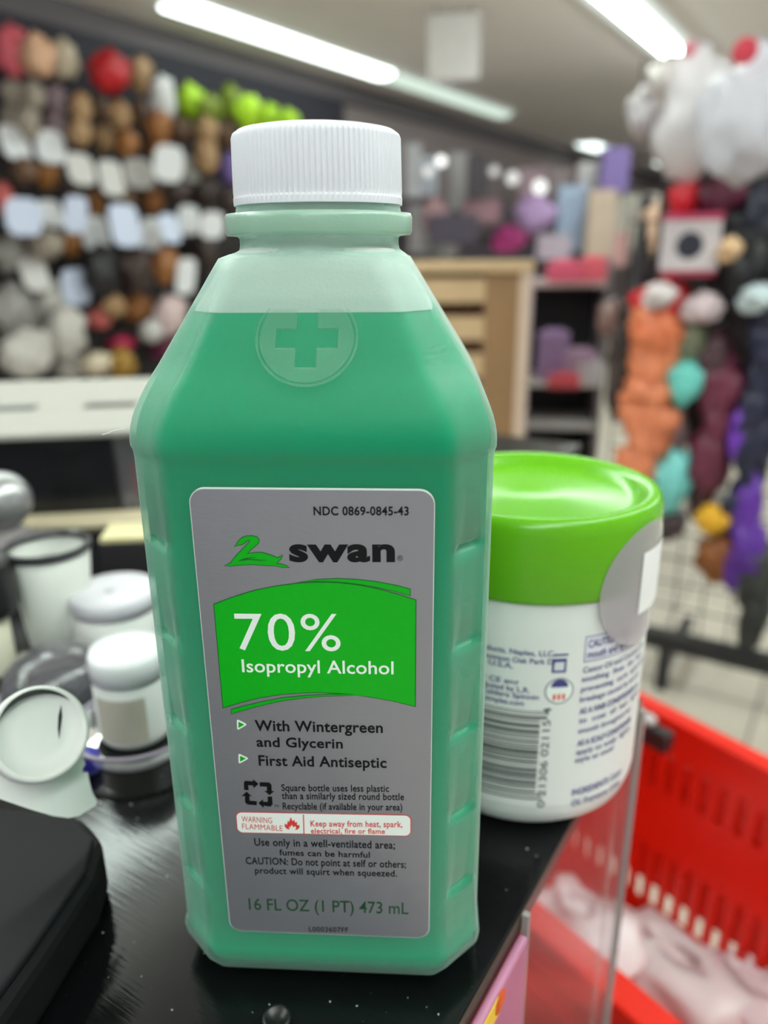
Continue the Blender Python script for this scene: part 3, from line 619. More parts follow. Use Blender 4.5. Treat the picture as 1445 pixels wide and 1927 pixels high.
tub('squat_jar', 'squat white jar with beige label, standing in the clear tray left of the green bottle', 258, 1375, .0125, .033, (232, 233, 236), 'label')
tub('squat_jar', 'squat white jar with small button on its lid, behind the beige-labelled jar', 228, 1215, .0175, .027, (214, 212, 220), 'nub')
CLEAR = plastic_film((.10, .45), (.97, .97, .98), (.70, .68, .76), .12, .5, .5)
RIMM = mat((150, 142, 158), .25, var=.05)
p = on_z(262, 1392); tr = thing('clear_tray', 'clear round plastic tray with lilac rim around the beige-labelled jar', 'tray', p)
mk('tray_dish', lathe([(.0135, .0004), (.0190, .0004), (.0205, .004), (.0215, .0075)], 64), CLEAR, tr, True)
mk('rim', lathe([(.0213, .0070), (.0225, .0072), (.0228, .0080), (.0222, .0086), (.0212, .0082), (.0213, .0070)], 64), RIMM, tr, True)
p = on_z(118, 1212); cu = thing('white_cup', 'tapered white cup with dark rim, left of the button-lidded jar', 'cup', p)
mk('cup_body', lathe([(0, .0004), (.0115, .0004), (.0122, .0015), (.0165, .0440), (.0160, .0440), (.0116, .003), (0, .0028)], 56), mat((206, 208, 202), .45, var=.05), cu, True)
mk('rim', lathe([(.0158, .0436), (.0172, .0438), (.0174, .0462), (.0168, .047), (.0155, .0466), (.0150, .0440)], 56), mat((48, 46, 50), .3), cu, True)
mk('contents', lathe([(.0146, .036), (.008, .0375), (0, .038)], 40), mat((30, 30, 34), .5), cu, True)
p = on_z(238, 1098); ca = thing('small_carton', 'small black carton with cream top, behind the button-lidded jar', 'carton', p, .1)
mk('carton_body', boxes((-.011, .016, 0, .024, 0, .022)), mat((38, 34, 38), .5), ca, bevel=.001); mk('carton_top', boxes((-.0105, .0155, .0005, .0235, .0222, .0245)), mat((206, 196, 150), .5), ca)
p = on_z(22, 1052); gb = thing('silver_knob_bottle', 'grey bottle with big silver round stopper at the left edge, before the case', 'bottle', p)
mk('bottle_body', lathe([(0, 0), (.016, 0), (.0165, .004), (.0150, .013), (.009, .018), (.006, .020)], 40), mat((130, 124, 124), .4), gb, True)
mk('stopper', lathe([(.005, .0195)]+[(.0155*math.sin(a), .034-.0155*math.cos(a)) for a in [.4+i*(PI-.4)/16 for i in range(17)]], 40), mat((176, 176, 178), .28, .6), gb, True)
p = on_z(168, 1448); bc = thing('blue_cap', 'small dark blue cap lying beside the white spool', 'cap', p)
mk('cap_shell', lathe([(.0035, 0), (.004, .0005), (.0038, .006), (.003, .007), (0, .0072)], 28), mat((54, 48, 150), .4), bc, True); mk('cap_ring', lathe([(.0039, .0003), (.0043, .0004), (.0043, .0012), (.0039, .0013)], 28), mat((40, 36, 110), .4), bc, True)
p = on_z(110, 1305); cd_ = thing('clear_dome', 'clear curved plastic dome package between the white spool and the cup', 'package', p)
mk('dome', lathe([(.020, .0006), (.0195, .006), (.0175, .012), (.0130, .0165), (.006, .019), (0, .0195)], 48), CLEAR, cd_, True)
mk('rim', lathe([(.0195, 0), (.0225, 0), (.0228, .0008), (.0215, .0012), (.0195, .0012)], 48), RIMM, cd_, True)
mk('contents', boxes((-.009, .010, -.006, .008, .0006, .006)), mat((46, 44, 52), .5), cd_)
# white-topped black case at the back of the counter
f0, f1 = on_z(0, 990), on_z(225, 978); ca_ = math.atan2(f1.y-f0.y, f1.x-f0.x)
cs = thing('display_case', 'black display case with thick white top, at the back left of the counter', 'display case', f0, ca_)
LEN = .070
mk('case_shell', boxes((-.12, LEN, .016, .20, 0, .0533)), mat((22, 22, 26), .45, var=.1), cs)
mk('case_front', boxes((-.12, LEN, .012, .0155, 0, .0533)), mat((20, 20, 24), .25), cs)
mk('top_board', boxes((-.14, .13, -.002, .21, .0535, .0575)), mat((164, 161, 154), .6, var=.06, scale=25), cs, bevel=.001)
mk('handle_slot', boxes((.040, .075, .075, .092, .0572, .0578)), BLK, cs); mk('handle_slot', boxes((-.05, .008, .075, .092, .0572, .0578)), mat((60, 62, 66), .5), cs)
mk('clear_end', boxes((LEN+.002, .10, .014, .0155, .0, .0533)), CLEAR, cs); mk('red_insert', boxes((LEN+.006, LEN+.014, .03, .034, .006, .028)), mat((176, 74, 80), .5), cs)
mk('base_board', boxes((-.05, .13, -.012, .010, 0, .003)), mat((222, 208, 176), .5, var=.04), cs)
# ================================================================== right of the counter: acrylic holder, package, baskets
ACR = plastic_film((.02, .08), (.98, .97, .98), (.62, .58, .60), .03, .10, .4)
AEDGE = mat((150, 142, 142), .25, var=.08)
ah = thing('acrylic_holder', 'clear acrylic holder fixed upright along the edge of the counter', 'holder', (0, 0, 0), R_AISLE)
x0, x1, yA, yB, zA_, zB_ = .0462, .0482, .004, .124, -.34, .012
mk('panel', boxes((.0462, .0474, .011, .1245, -.34, .001)), ACR, ah)
mk('edge', boxes((.0466, .0486, .1215, .1250, -.34, -.002)), AEDGE, ah); mk('edge', boxes((.0463, .0480, .0105, .0122, -.34, .0015)), AEDGE, ah); mk('edge', boxes((.0464, .0474, .098, .1000, -.34, -.004)), ACR, ah)
pk = thing('pink_package', 'pink printed package below the counter edge, left of the acrylic holder', 'package', (0, 0, 0), R_AISLE)
mk('pack_body', boxes((.0463, .0488, -.085, .0095, -.16, -.003)), mat((176, 116, 146), .4, var=.15, scale=60), pk, bevel=.001)
TP_ = .04885
def pk_pos(x, y): P = on_t(x, y, TP_); return P.dot(AV), min(-.006, P.z)
y_, z_ = pk_pos(928, 1785); mk('yellow_print', boxes((TP_, TP_+.0002, y_-.004, y_+.005, z_-.0035, z_+.0025)), mat((238, 196, 70), .5), pk)
for q_ in ((908, 1862), (940, 1885)):
    yy, zz = pk_pos(*q_); bm = lathe([(0, .0002), (.0030, .0002), (.0030, 0)], 20); bmesh.ops.rotate(bm, verts=bm.verts[:], matrix=Matrix.Rotation(PI/2, 3, 'Y')); bmesh.ops.translate(bm, verts=bm.verts[:], vec=(TP_, yy, zz))
    mk('orange_print', bm, mat((226, 96, 40), .5), pk)
# red shopping baskets
BR = mat((226, 34, 14), .35, var=.05, spec=.5)
def basket(name, label, loc, rz, zoff):
    o = thing(name, label, 'basket', loc, rz, 'red shopping baskets below the counter')
    LX, LY, H = .235, .112, .215; TP = .82                        # half sizes at the rim, height, taper
    def wall(nm, a, b_, rows):
        """wall between rim points a and b_ (local xy); rows = list of (v0, v1, slotted)"""
        bm = bmesh.new(); A, B = Vector(a+(0,)), Vector(b_+(0,)); Ln = (B-A).length; dirv = (B-A).normalized(); nrm = Vector((-dirv.y, dirv.x, 0))
        def pt(u, v, dpt):
            k = 1-(1-TP)*v; p = A.lerp(B, u); p = Vector((p.x*k, p.y*k, -H*v)); return p + nrm*dpt
        def slab(u0, u1, v0, v1):
            vs = [bm.verts.new(pt(u, v, d)) for d in (0, .0028) for u, v in ((u0, v0), (u1, v0), (u1, v1), (u0, v1))]
            for f in [(0,1,2,3),(7,6,5,4),(0,4,5,1),(1,5,6,2),(2,6,7,3),(3,7,4,0)]: bm.faces.new([vs[i] for i in f])
        for v0, v1, sl in rows:
            if not sl: slab(0, 1, v0, v1)
            else:
                n = int(Ln/.0155)
                for i in range(n+1):
                    u0 = max(0, (i-.24)/n); u1 = min(1, (i+.24)/n)
                    slab(u0, u1, v0, v1)
        return mk(nm, bm, BR, o)
    rows_ = [(0, .12, 0), (.12, .27, 1), (.27, .52, 0), (.52, .76, 1), (.76, 1, 0)]
    C4 = [(-LX, -LY), (LX, -LY), (LX, LY), (-LX, LY)]
    for i in range(4): wall('basket_wall', C4[i], C4[(i+1) % 4], rows_)
    bm = bmesh.new()
    for i in range(4):
        a, b_ = Vector(C4[i]+(0,)), Vector(C4[(i+1) % 4]+(0,)); n_ = Vector((b_-a)).normalized(); n_ = Vector((n_.y, -n_.x, 0))
        e = (b_-a).normalized()*.004; vs = [bm.verts.new(p) for p in [a-e+n_*-.004+ZV*.006, b_+e+n_*-.004+ZV*.006, b_+e+n_*.014+ZV*.005, a-e+n_*.014+ZV*.005, a-e+n_*-.004-ZV*.004, b_+e+n_*-.004-ZV*.004, b_+e+n_*.014-ZV*.016, a-e+n_*.014-ZV*.016]]
        for f in [(3,2,1,0),(4,5,6,7),(0,1,5,4),(1,2,6,5),(2,3,7,6),(3,0,4,7)]: bm.faces.new([vs[j] for j in f])
    mk('rim', bm, BR, o, bevel=.002)
    mk('bottom', boxes((-LX*TP, LX*TP, -LY*TP, LY*TP, -H, -H+.003)), BR, o)
    return o
far_mid = (on_z(1215, 1330, -.2)+on_z(1445, 1450, -.2))/2; dirr = (on_z(1445, 1450, -.2)-on_z(1215, 1330, -.2)); bz = math.atan2(dirr.y, dirr.x)
nv = Vector((-math.sin(bz), math.cos(bz), 0)); uv = Vector((math.cos(bz), math.sin(bz), 0))
bc_ = far_mid - nv*.116 + uv*(.05)
b1 = basket('shopping_basket', 'red plastic shopping basket holding white bags, topmost at the lower right', (bc_.x, bc_.y, -.2), bz, 0)
b2 = basket('shopping_basket', 'red plastic shopping basket nested underneath the basket with white bags', (bc_.x, bc_.y, -.237), bz, 0); b2.scale = (1.015, 1.015, 1)
for nm, l_ in (('hinge_clip', .0),):
    pass
pc = on_z(1218, 1372, -.19)
hc = thing('basket_handle', 'dark grey folded handle joint at the far corner of the red basket', 'handle', (pc.x, pc.y, -.19), bz)
mk('joint', boxes((-.012, .020, -.006, .006, -.010, .006)), mat((44, 42, 44), .4), hc, bevel=.002); mk('pin', lathe([(0, .006), (.005, .006), (.006, .009), (.004, .012), (0, .0125)], 24), mat((200, 196, 196), .3), hc, True)
# white plastic bags in the basket
def bag(name, label, loc, size, rgb, i, rz=0, cat='bag', group=None, rough=.3):
    o = thing(name, label, cat, loc, rz, group)
    lump_obj('bag_body', i, rgb, size, o, (0, 0, 0), rough)
    bm = bmesh.new(); n = 18
    A = [[bm.verts.new((size[0]*.16*k*math.cos(2*PI*j/n)*(1+.25*math.sin(5*j)), size[1]*.16*k*math.sin(2*PI*j/n), size[2]*(.42+.14*h_))) for j in range(n)] for k, h_ in ((.8, 0), (.45, .5), (1.1, 1))]
    for a, b_ in zip(A, A[1:]):
        for j in range(n): bm.faces.new((a[j], a[(j+1) % n], b_[(j+1) % n], b_[j]))
    mk('bag_neck', bm, mat(rgb, rough), o, True)
    return o
for (px_, py_, zz, sx, sy, sz, rgb, lab, i) in [(1275, 1835, -.372, .15, .07, .045, (226, 218, 222), 'crumpled white plastic bag lying in the red basket, largest one', 0), (1410, 1890, -.372, .11, .06, .045, (222, 206, 214), 'crumpled pinkish white plastic bag in the red basket, at the right edge', 1), (1085, 1765, -.31, .09, .07, .06, (228, 220, 224), 'crumpled white bag in the red basket seen through the clear acrylic', 2), (1060, 1880, -.30, .07, .05, .04, (220, 120, 120), 'small pink bag in the red basket seen through the acrylic', 3)]:
    bag('plastic_bag', lab, on_z(px_, py_, zz), (sx, sy, sz), rgb, i, bz, 'bag', 'plastic bags in the basket')
# ================================================================== the left display wall
aisle_box('trim_2', 2.2, 6.55, -4.6, -4.5, 1.02, ZC-.16, mat((40, 38, 50), .7, scale=5))
dw = thing('wall_display', 'dark wall display panel with rows of hooks along the left wall', 'display panel', W(4.0, -4.5, ZF), R_AISLE)
mk('panel', boxes((-.08, 0, -1.9, 1.6, 0, 1.97)), mat((34, 29, 30), .7, scale=6, var=.3), dw)
for z in (.35, .75, 1.15, 1.55, 1.9): mk('rail', boxes((0, .02, -1.9, 1.6, z, z+.02)), mat((60, 56, 56), .5), dw)
gl = aisle_box('trim_3', 5.65, 5.8, -4.6, -4.42, ZF, 1.0, mat((190, 186, 190), .6))
C_ = dict(pink=(226, 96, 110), peach=(232, 172, 140), cream=(226, 200, 176), red=(190, 22, 34), tan=(172, 136, 98), lime=(170, 214, 30), olive=(122, 140, 40), beige=(150, 138, 126), mauve=(140, 118, 126), brown=(104, 76, 58), orange=(160, 104, 58), dbrown=(62, 46, 42), black=(26, 23, 25), amber=(164, 108, 52), purple=(128, 104, 172), coral=(222, 108, 104), grey=(150, 146, 142), lgrey=(196, 190, 184), magenta=(190, 34, 84), ochre=(166, 126, 54), plum=(112, 44, 76), white=(236, 236, 240), white2=(206, 202, 200), bwhite=(206, 214, 238), rose=(224, 190, 190))
rows = {
 'top': [(22,95,62,76,'pink'),(72,105,60,70,'peach'),(118,112,52,62,'cream'),(205,135,80,66,'red'),(265,142,42,58,'tan'),(306,185,46,66,'white'),(358,192,56,60,'lime'),(394,206,42,44,'olive'),(432,194,40,58,'olive'),(468,212,52,54,'lime'),(505,222,46,44,'lime'),(541,228,42,38,'lime')],
 'second': [(25,178,40,50,'beige',28,268,46,62,'white'),(62,182,38,50,'beige'),(105,190,40,50,'mauve',95,276,50,58,'white'),(152,202,38,46,'tan',152,318,48,56,'white2'),(190,206,36,44,'brown'),(225,216,38,44,'tan',210,335,44,62,'white2'),(263,216,40,46,'brown',262,326,56,52,'white2'),(300,238,44,50,'orange',318,308,60,64,'white'),(340,246,44,40,'brown',358,318,30,46,'grey'),(388,246,42,46,'tan'),(428,256,42,50,'brown')],
 'third': [(20,225,34,44,'beige'),(55,232,40,50,'beige'),(104,238,42,50,'mauve'),(150,250,40,48,'tan'),(195,260,38,44,'tan'),(238,270,40,44,'orange'),(296,276,40,40,'orange'),(388,292,44,54,'tan'),(432,318,40,54,'purple')],
 'fourth': [(8,372,34,50,'coral'),(45,322,44,44,'brown',45,408,62,66,'bwhite'),(90,330,44,44,'amber',97,402,38,50,'white'),(140,360,36,40,'dbrown',143,404,42,66,'bwhite'),(178,386,36,46,'amber',180,440,48,62,'white'),(232,372,40,36,'brown',236,424,56,76,'bwhite'),(287,378,40,44,'orange',286,440,44,58,'white'),(335,362,50,36,'dbrown',320,430,40,52,'bwhite'),(388,362,60,44,'dbrown',356,414,42,52,'white'),(430,378,30,40,'dbrown',400,424,50,48,'white')],
 'fifth': [(20,480,66,60,'grey',65,514,44,66,'white2'),(85,462,60,50,'beige'),(135,455,40,46,'amber',143,540,50,66,'bwhite'),(190,510,66,84,'black'),(196,512,30,34,'orange'),(257,508,60,80,'dbrown'),(259,508,30,44,'brown'),(312,500,48,60,'orange',350,520,38,66,'white'),(385,470,50,60,'dbrown'),(395,540,44,50,'black')],
 'lowest': [(28,590,90,100,'grey'),(98,566,80,66,'lgrey'),(128,624,70,84,'lgrey'),(50,664,110,76,'lgrey'),(185,600,48,38,'coral'),(214,576,40,40,'tan'),(256,580,60,50,'orange'),(322,592,62,66,'rose'),(284,622,42,36,'white2'),(228,646,52,28,'magenta'),(228,684,50,54,'ochre'),(304,656,46,44,'plum'),(182,684,54,40,'cream'),(130,690,60,40,'lgrey')],
}
NAMES = dict(pink='pink', peach='peach', cream='cream', red='red', tan='tan', lime='lime green', olive='olive green', beige='beige', mauve='mauve', brown='brown', orange='orange brown', dbrown='dark brown', black='black', amber='amber', purple='purple', coral='coral', grey='grey', lgrey='pale grey', magenta='magenta', ochre='ochre', plum='plum', white='white', white2='off white', bwhite='bluish white', rose='pale rose')
TWALL = -4.28; HOOK = mat((120, 120, 124), .35, .8)
ii = 0
for rn, items in rows.items():
    order = sorted(range(len(items)), key=lambda q: items[q][0]); rank = {q: r for r, q in enumerate(order)}
    for qi, it in enumerate(items):
        px_, py_, w_, h_, c = it[:5]; has = len(it) > 5; ii += 1
        P = on_t(px_, py_, TWALL - .06 + .2*(rank[qi] % 2) + (.10 if rn == 'fifth' and c in ('orange', 'brown') and h_ < 50 else 0)); k = dep(P)/FPX
        lab = '%s hairpiece%s, %s in %s row of wall display' % (NAMES[c], ' with %s tag' % NAMES[it[9]] if has else '', ORD[rank[qi]], rn)
        o = thing('hairpiece', lab, 'hairpiece', P, R_AISLE, 'hairpieces on the wall display')
        lump_obj('hair_bundle', ii, C_[c], (min(.18, w_*k), w_*k*.97, h_*k*1.08), o)
        mk('hook', tube(bmesh.new(), [(0, -w_*k*.1, h_*k*.45), (-.14-.2*(rank[qi] % 2), 0, h_*k*.5)], .004, 6), HOOK, o)
        if has:
            Q = on_t(it[5], it[6], TWALL+.04+.2*(rank[qi] % 2)); kq = dep(Q)/FPX; loc = Matrix.Rotation(-R_AISLE, 3, 'Z') @ (Q-P)
            tw, th_ = it[7]*kq*1.25, it[8]*kq
            tg = mk('price_tag', plate([(x, z) for x, z in rrect(-tw/2, tw/2, -th_/2, th_/2, tw*.3, 5)], -.002, .002), mat(C_[it[9]], .35, var=.04), o)
            tg.location = loc; tg.rotation_euler = (.25*math.sin(ii*2.3), 0, PI/2)
# ================================================================== far end of the shop
fs = thing('far_shelving', 'long grey shelving far off along the left wall beyond the bottle cap', 'shelving', W(8.0, -4.4, ZF), R_AISLE)
mk('back_panel', boxes((-.08, 0, -1.0, 5.5, 0, 1.62)), mat((112, 100, 108), .7, var=.2, scale=3), fs)
for z in (.55, .95, 1.3): mk('shelf', boxes((0, .42, -1.0, 5.5, z-.02, z)), mat((150, 144, 146), .5), fs)
far = [(778,322,30,92,'pale grey','box',(178,176,182)),(803,332,40,66,'bluish white','box',(196,202,216)),(862,342,36,100,'light grey','box',(172,168,170)),(897,332,36,76,'dark grey','box',(70,62,70)),(818,408,46,66,'dusty pink','lump',(190,150,156)),(788,432,38,84,'grey','box',(168,162,166)),(852,432,92,54,'dark purple','box',(72,62,78)),(905,398,70,42,'dusty rose','box',(160,120,130)),(956,450,66,46,'magenta','lump',(206,70,148)),(1005,404,74,66,'lavender','lump',(168,136,182)),(1076,412,60,116,'light blue','box',(164,180,206)),(836,466,54,36,'silver grey','lump',(170,166,168)),(1040,468,62,50,'lilac grey','box',(176,160,176)),(1000,350,50,60,'mauve','box',(150,124,134)),(935,400,40,60,'charcoal','box',(88,78,88)),(1128,420,52,116,'beige','box',(190,168,152)),(1172,430,48,120,'pale taupe','box',(178,172,162)),(1206,392,44,46,'black','box',(52,48,52)),(1155,322,52,80,'violet','box',(120,100,160)),(1110,330,46,44,'white','box',(214,208,210)),(1232,388,46,44,'off white','box',(216,206,200)),(1228,430,44,84,'peach','lump',(214,176,150)),(1150,470,60,60,'dusty pink','box',(196,150,150)),(1060,345,60,50,'taupe','box',(150,134,136))]
for i, (px_, py_, w_, h_, cn, kind, rgb) in enumerate(far):
    P = at(px_, py_, 7.0 + .25*(i % 3)); k = dep(P)/FPX
    where = ['above', 'right of', 'beside'][i % 3]
    o = thing('merchandise_' + ('box' if kind == 'box' else 'bag'), '%s blurred merchandise %s at the far end, %s' % (cn, 'carton' if kind == 'box' else 'bag', 'above the wooden rack' if px_ < 1010 and py_ > 385 else 'right of the bottle cap' if px_ < 920 else 'below the far ceiling lamps' if py_ < 385 else 'above the black shelf unit'), kind if kind == 'box' else 'bag', P, 0, 'far merchandise')
    if kind == 'box':
        mk('carton', boxes((-w_*k/2, w_*k/2, -.06, .06, -h_*k/2, h_*k/2)), mat(rgb, .55, var=.15, scale=8), o, bevel=.01)
    else: lump_obj('bag_body', i, rgb, (w_*k, w_*k*.8, h_*k), o, (0, 0, 0), .5)
for i, (px_, py_, r_, st, lab) in enumerate([(830, 303, 9, 2.2, 'small bright round lamp far off, just right of the bottle cap'), (806, 322, 9, 1.1, 'dimmer round lamp far off, left neighbour of the brightest spot'), (930, 322, 9, .8, 'faint round lamp far off, middle of the row of spots'), (965, 335, 12, 1.0, 'round lamp far off, fourth in the row of spots'), (1016, 352, 13, 1.5, 'bright round lamp far off, rightmost in the row of spots')]):
    P = at(px_, py_, 6.8); k = dep(P)/FPX
    o = thing('spot_lamp', lab, 'lamp', P, 0, 'small far lamps')
    mk('bulb', lathe([(0, -r_*k)]+[(r_*k*math.sin(a), -r_*k*math.cos(a)) for a in [PI*i_/10 for i_ in range(1, 10)]]+[(0, r_*k)], 20), emis((250, 250, 246), st), o, True)
    mk('socket', lathe([(.02, r_*k*.9), (.02, r_*k*1.5), (0, r_*k*1.5)], 16), mat((90, 86, 88), .5), o)
# ================================================================== wooden rack and black shelf unit
P = at(902, 492, 2.35)
wr = thing('wooden_rack', 'tan wooden slatted display rack standing right behind the bottle shoulder', 'rack', (P.x, P.y, ZF), -.10)
k = 2.35/FPX; HT = P.z-ZF
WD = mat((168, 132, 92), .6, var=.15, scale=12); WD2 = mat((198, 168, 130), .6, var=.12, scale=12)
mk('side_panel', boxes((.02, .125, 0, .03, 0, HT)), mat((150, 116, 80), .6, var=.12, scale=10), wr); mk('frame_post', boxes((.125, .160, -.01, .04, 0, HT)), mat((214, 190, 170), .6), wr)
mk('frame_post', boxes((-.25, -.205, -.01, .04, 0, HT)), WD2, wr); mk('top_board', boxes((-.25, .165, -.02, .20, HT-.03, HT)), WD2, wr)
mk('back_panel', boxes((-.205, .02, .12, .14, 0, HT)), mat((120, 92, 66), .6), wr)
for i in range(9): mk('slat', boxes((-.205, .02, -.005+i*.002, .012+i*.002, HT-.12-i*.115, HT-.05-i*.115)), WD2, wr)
P = at(1072, 490, 2.8)
sh = thing('black_shelf_unit', 'black shelf unit with pale shelves between the wooden rack and the orange bundle', 'shelf unit', (P.x, P.y, ZF), -.12)
HT = P.z-ZF; k = 2.8/FPX
mk('back_panel', boxes((-.13, .14, .22, .24, 0, HT)), mat((22, 22, 26), .6), sh)
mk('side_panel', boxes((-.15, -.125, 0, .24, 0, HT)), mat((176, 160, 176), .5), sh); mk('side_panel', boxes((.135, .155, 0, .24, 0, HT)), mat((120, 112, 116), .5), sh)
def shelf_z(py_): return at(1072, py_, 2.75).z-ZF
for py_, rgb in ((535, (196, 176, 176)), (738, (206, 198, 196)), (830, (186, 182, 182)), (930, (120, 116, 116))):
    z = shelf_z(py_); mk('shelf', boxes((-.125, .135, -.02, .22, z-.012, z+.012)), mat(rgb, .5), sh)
for (px_, py_, w_, h_, rgb, lab) in [(1060, 512, 62, 34, (206, 84, 112), 'pink pack on the top board of the black shelf unit, left one'), (1115, 508, 50, 40, (214, 92, 108), 'coral pink pack on the top board of the black shelf unit, right one'), (1040, 670, 56, 90, (146, 118, 160), 'lilac pack leaning on the middle board of the black shelf unit'), (1088, 690, 60, 60, (170, 140, 168), 'pale mauve pack on the middle board of the black shelf unit'), (1060, 718, 60, 24, (206, 80, 92), 'flat red pack at the front of the middle board'), (1108, 700, 46, 40, (196, 190, 196), 'pale grey pack at the right end of the middle board')]:
    P = at(px_, py_, 2.72 if 'flat' not in lab else 2.66); k = dep(P)/FPX
    o = thing('product_pack', lab, 'pack', P, -.12, 'packs on the black shelf unit')
    mk('pack_body', boxes((-w_*k/2, w_*k/2, -.02, .02, -h_*k/2, h_*k/2)), mat(rgb, .45, var=.12, scale=30), o, bevel=.006)
    mk('pack_flap', boxes((-w_*k*.3, w_*k*.3, -.002, .002, h_*k/2, h_*k/2+.012)), mat(tuple(min(255, v+20) for v in rgb), .45), o)
# ================================================================== right: wire grid stand with hanging bundles and bags
SG = 2.05
gs = thing('grid_stand', 'black wire grid stand with base rail carrying the hanging bundles on the right', 'grid stand', (0, 0, 0), R_AISLE)
WIRE = mat((60, 56, 54), .4, .3)
def zat(px_, py_): return on_s(px_, py_, SG).z
bm = bmesh.new(); ta, tb = -.50, .55; zt_ = .60; zb_ = ZF+.03
n = int((tb-ta)/.0762)
for i in range(n+1): tube(bm, [(ta+i*.0762, SG, zb_), (ta+i*.0762, SG, zt_)], .0028, 6)
for i in range(int((zt_-zb_)/.0762)+1): tube(bm, [(ta, SG+.004, zb_+i*.0762), (tb, SG+.004, zb_+i*.0762)], .0028, 6)
mk('wire_grid', bm, WIRE, gs)
mk('dark_gap_sheet', boxes((-.43, .55, SG+.012, SG+.02, -.36, .52)), mat((66, 54, 58), .7, var=.3, scale=9), gs)  # added dark sheet standing in for the dimness between the bundles
pA, pB = on_s(1215, 1190, SG-.28), on_s(1445, 1255, SG-.28); rz = (pA.z+pB.z)/2
mk('base_rail', boxes((ta, tb, SG-.30, SG-.26, max(ZF+.05, rz-.022), max(ZF+.05, rz-.022)+.045)), mat((24, 24, 28), .4), gs)
for t in (-.23, .45): mk('foot', boxes((t-.014, t+.014, SG-.30, SG-.26, ZF, max(ZF+.05, rz-.022))), mat((24, 24, 28), .4), gs); mk('leg', boxes((t-.014, t+.014, SG-.26, SG+.02, ZF+.05, ZF+.08)), mat((24, 24, 28), .4), gs)
def bundle(px_, py_, w_, h_, rgb, lab, dz=0, puffs=1, i=0, cat='hair bundle', name='hair_bundle_pack'):
    P = on_s(px_, py_, SG-.12+dz); k = dep(P)/FPX; o = thing(name, lab, cat, P, R_AISLE, 'bundles hanging on the grid stand')
    H = h_*k*1.06; Wd = w_*k*1.04
    bm = bmesh.new()
    for q in range(puffs):
        b2_ = bmesh.new(); b2_.from_mesh(LUMPS[(i+q) % 5]); z = H*(.5-(q+.5)/puffs)
        sx = Wd*(1.0 if puffs == 1 else .82+.16*math.sin(q*2.1+i)); sz = H/puffs*1.9 if puffs > 1 else H
        for v in b2_.verts: v.co = Vector((v.co.x*sx + (0 if puffs == 1 else .08*Wd*math.sin(q*1.7)), v.co.y*min(sx, .09), v.co.z*sz+z))
        tmp = bpy.data.meshes.new('t'); b2_.to_mesh(tmp); b2_.free(); bm.from_mesh(tmp); bpy.data.meshes.remove(tmp)
    mk('strands', bm, hm(rgb), o, True)
    mk('hook', tube(bmesh.new(), [(0, 0, H*.42), (0, 0, H*.55), (0, .12-dz, H*.56)], .004, 6), HOOK, o)
    return o
B = [(1222,742,108,310,(236,128,88),'long orange puffy hair bundle hanging on the grid stand',0,7),
 (1238,620,100,80,(240,120,80),'bright orange tuft above the long orange bundle',-.02,1),
 (1245,572,104,86,(206,30,40),'red bundle above the orange tuft',0,1),
 (1240,556,60,44,(226,206,206),'white tuft in front of the red bundle',-.06,1),
 (1291,716,58,92,(112,206,196),'teal tuft right of the long orange bundle, upper of the two teal tufts',0,1),
 (1266,905,70,110,(120,200,196),'teal tuft below the long orange bundle, lower of the two teal tufts',0,1),
 (1300,640,54,66,(108,112,90),'greyish green tuft right of the orange tuft',0,1),
 (1318,580,76,56,(206,186,190),'pale pink tuft right of the red bundle',-.02,1),
 (1424,562,66,48,(196,210,216),'pale bluish tuft at the right edge above the navy bundle',-.04,1),
 (1345,800,84,190,(104,40,62),'maroon bundle between the teal tufts and the purple strands',.02,3),
 (1342,680,70,110,(74,44,52),'dark wine bundle above the maroon bundle',.03,1),
 (1388,815,30,90,(112,56,176),'thin purple strand beside the navy bundle, upper one',-.02,1),
 (1400,1000,66,150,(92,44,150),'purple bundle under the navy bundle',-.02,2),
 (1424,780,74,420,(32,34,60),'long navy blue bundle at the right edge',0,7),
 (1341,978,58,52,(222,160,30),'yellow tuft below the maroon bundle',-.02,1),
 (1356,1048,80,90,(136,78,30),'rusty orange tuft under the yellow tuft',0,1),
 (1318,905,60,110,(62,36,38),'dark brown bundle right of the lower teal tuft',.03,2),
 (1272,800,40,110,(128,104,106),'dusty grey bundle right of the long orange bundle',.05,2),
 (1262,985,50,60,(70,54,58),'dark grey tuft right of the jar lid',.03,1),
 (1395,470,120,120,(30,29,32),'large black bundle right of the framed box',.04,2),
 (1352,372,100,76,(92,30,54),'dark maroon bundle below the white bags',.03,1),
 (1425,396,60,90,(34,38,54),'dark navy tuft at the right edge below the white bags',.03,1),
 (1288,372,50,70,(206,30,48),'red tuft hanging below the white bags',0,1),
 (1372,470,42,42,(206,170,130),'small tan tuft in front of the large black bundle',-.06,1),
 (1196,560,44,170,(44,40,44),'narrow black bundle left of the red bundle',.03,2),
 (1162,690,44,120,(60,48,46),'dark brown bundle left of the long orange bundle',.05,2),
 (1150,600,50,60,(120,90,84),'brown tuft left of the narrow black bundle',.06,1),
 (1418,1120,70,150,(52,54,52),'dark greenish grey bundle at the right edge above the base rail',-.02,2)]
for i, (px_, py_, w_, h_, rgb, lab, dz, pf) in enumerate(B): bundle(px_, py_, w_, h_, rgb, lab, dz, pf, i)
P = on_s(1298, 462, SG-.16); k = dep(P)/FPX
fb_ = thing('framed_box', 'square white box with dark round window and pink trim, hanging on the grid stand', 'box', P, R_AISLE*.4)
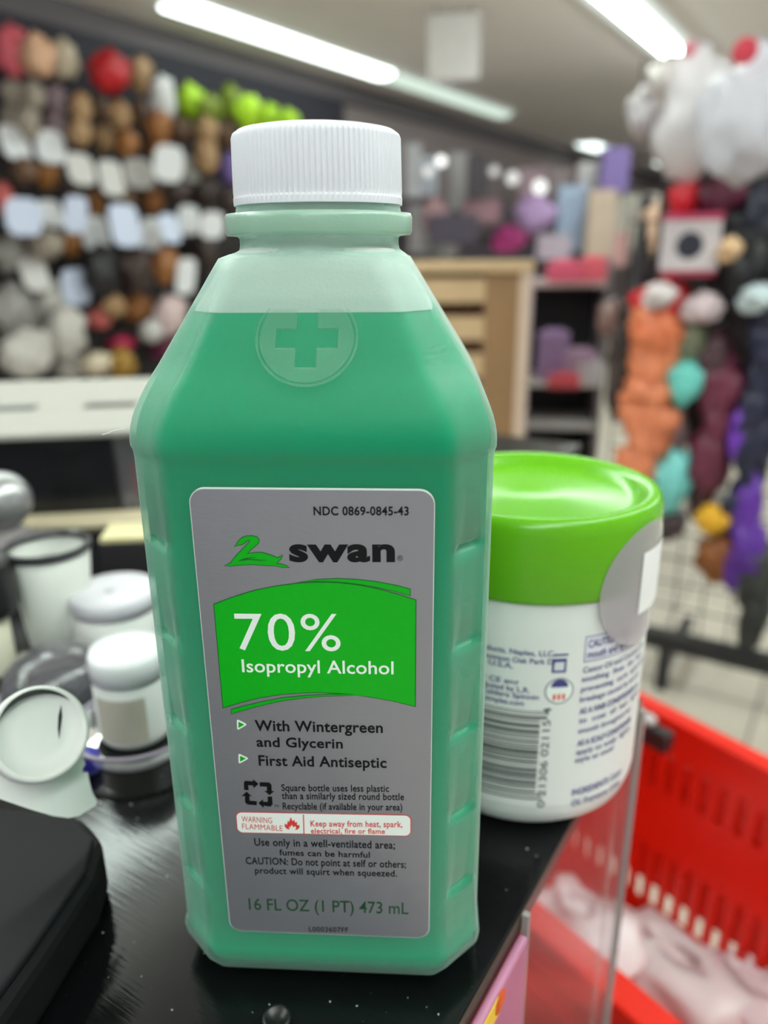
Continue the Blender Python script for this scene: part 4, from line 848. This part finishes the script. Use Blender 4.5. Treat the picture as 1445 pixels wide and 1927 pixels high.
mk('box_body', boxes((-50*k, 50*k, -.03, .03, -46*k, 46*k)), mat((206, 196, 200), .45), fb_, bevel=.006)
mk('trim_strip', boxes((-51*k, 51*k, -.031, .031, 44*k, 56*k)), mat((196, 66, 104), .45), fb_, bevel=.004); mk('trim_strip', boxes((-46*k, 46*k, -.031, .031, -54*k, -46*k)), mat((176, 50, 80), .45), fb_)
bm = lathe([(0, .002), (20*k, .002), (24*k, 0)], 32); bmesh.ops.rotate(bm, verts=bm.verts[:], matrix=Matrix.Rotation(PI/2, 3, 'X')); bmesh.ops.translate(bm, verts=bm.verts[:], vec=(-4*k, -.031, 0)); mk('round_window', bm, mat((44, 46, 58), .3), fb_)
for i, (px_, py_, w_, h_, rgb, lab) in enumerate([(1300, 215, 130, 200, (212, 206, 210), 'big white plastic bag hanging at the upper right, left of the pair'), (1405, 225, 150, 220, (204, 202, 212), 'big white plastic bag hanging at the upper right, at the photo edge'), (1260, 165, 90, 90, (214, 206, 204), 'smaller white plastic bag behind the big pair under the glaring lamp'), (1215, 215, 50, 90, (196, 190, 194), 'small greyish plastic bag at the left edge of the big white bags')]):
    P = on_s(px_, py_, SG-[.13, .32, .12, .12][i]); k = dep(P)/FPX
    o = bag('hanging_bag', lab, P, (w_*k*1.1, .16, h_*k*1.05), rgb, i+1, R_AISLE, 'bag', 'white bags hanging high on the grid stand', .35)
    if i == 1:
        bm = lathe([(0, .004), (20*k, .002), (22*k, 0)], 28); bmesh.ops.rotate(bm, verts=bm.verts[:], matrix=Matrix.Rotation(PI/2, 3, 'X')); bmesh.ops.translate(bm, verts=bm.verts[:], vec=(-5*k, -.085, 100*k)); mk('red_print', bm, mat((196, 50, 70), .5), o)
    if i == 0:
        bm = lathe([(0, .004), (12*k, .002), (14*k, 0)], 28); bmesh.ops.rotate(bm, verts=bm.verts[:], matrix=Matrix.Rotation(PI/2, 3, 'X')); bmesh.ops.translate(bm, verts=bm.verts[:], vec=(0, -.085, 95*k)); mk('pink_print', bm, mat((210, 130, 140), .5), o)
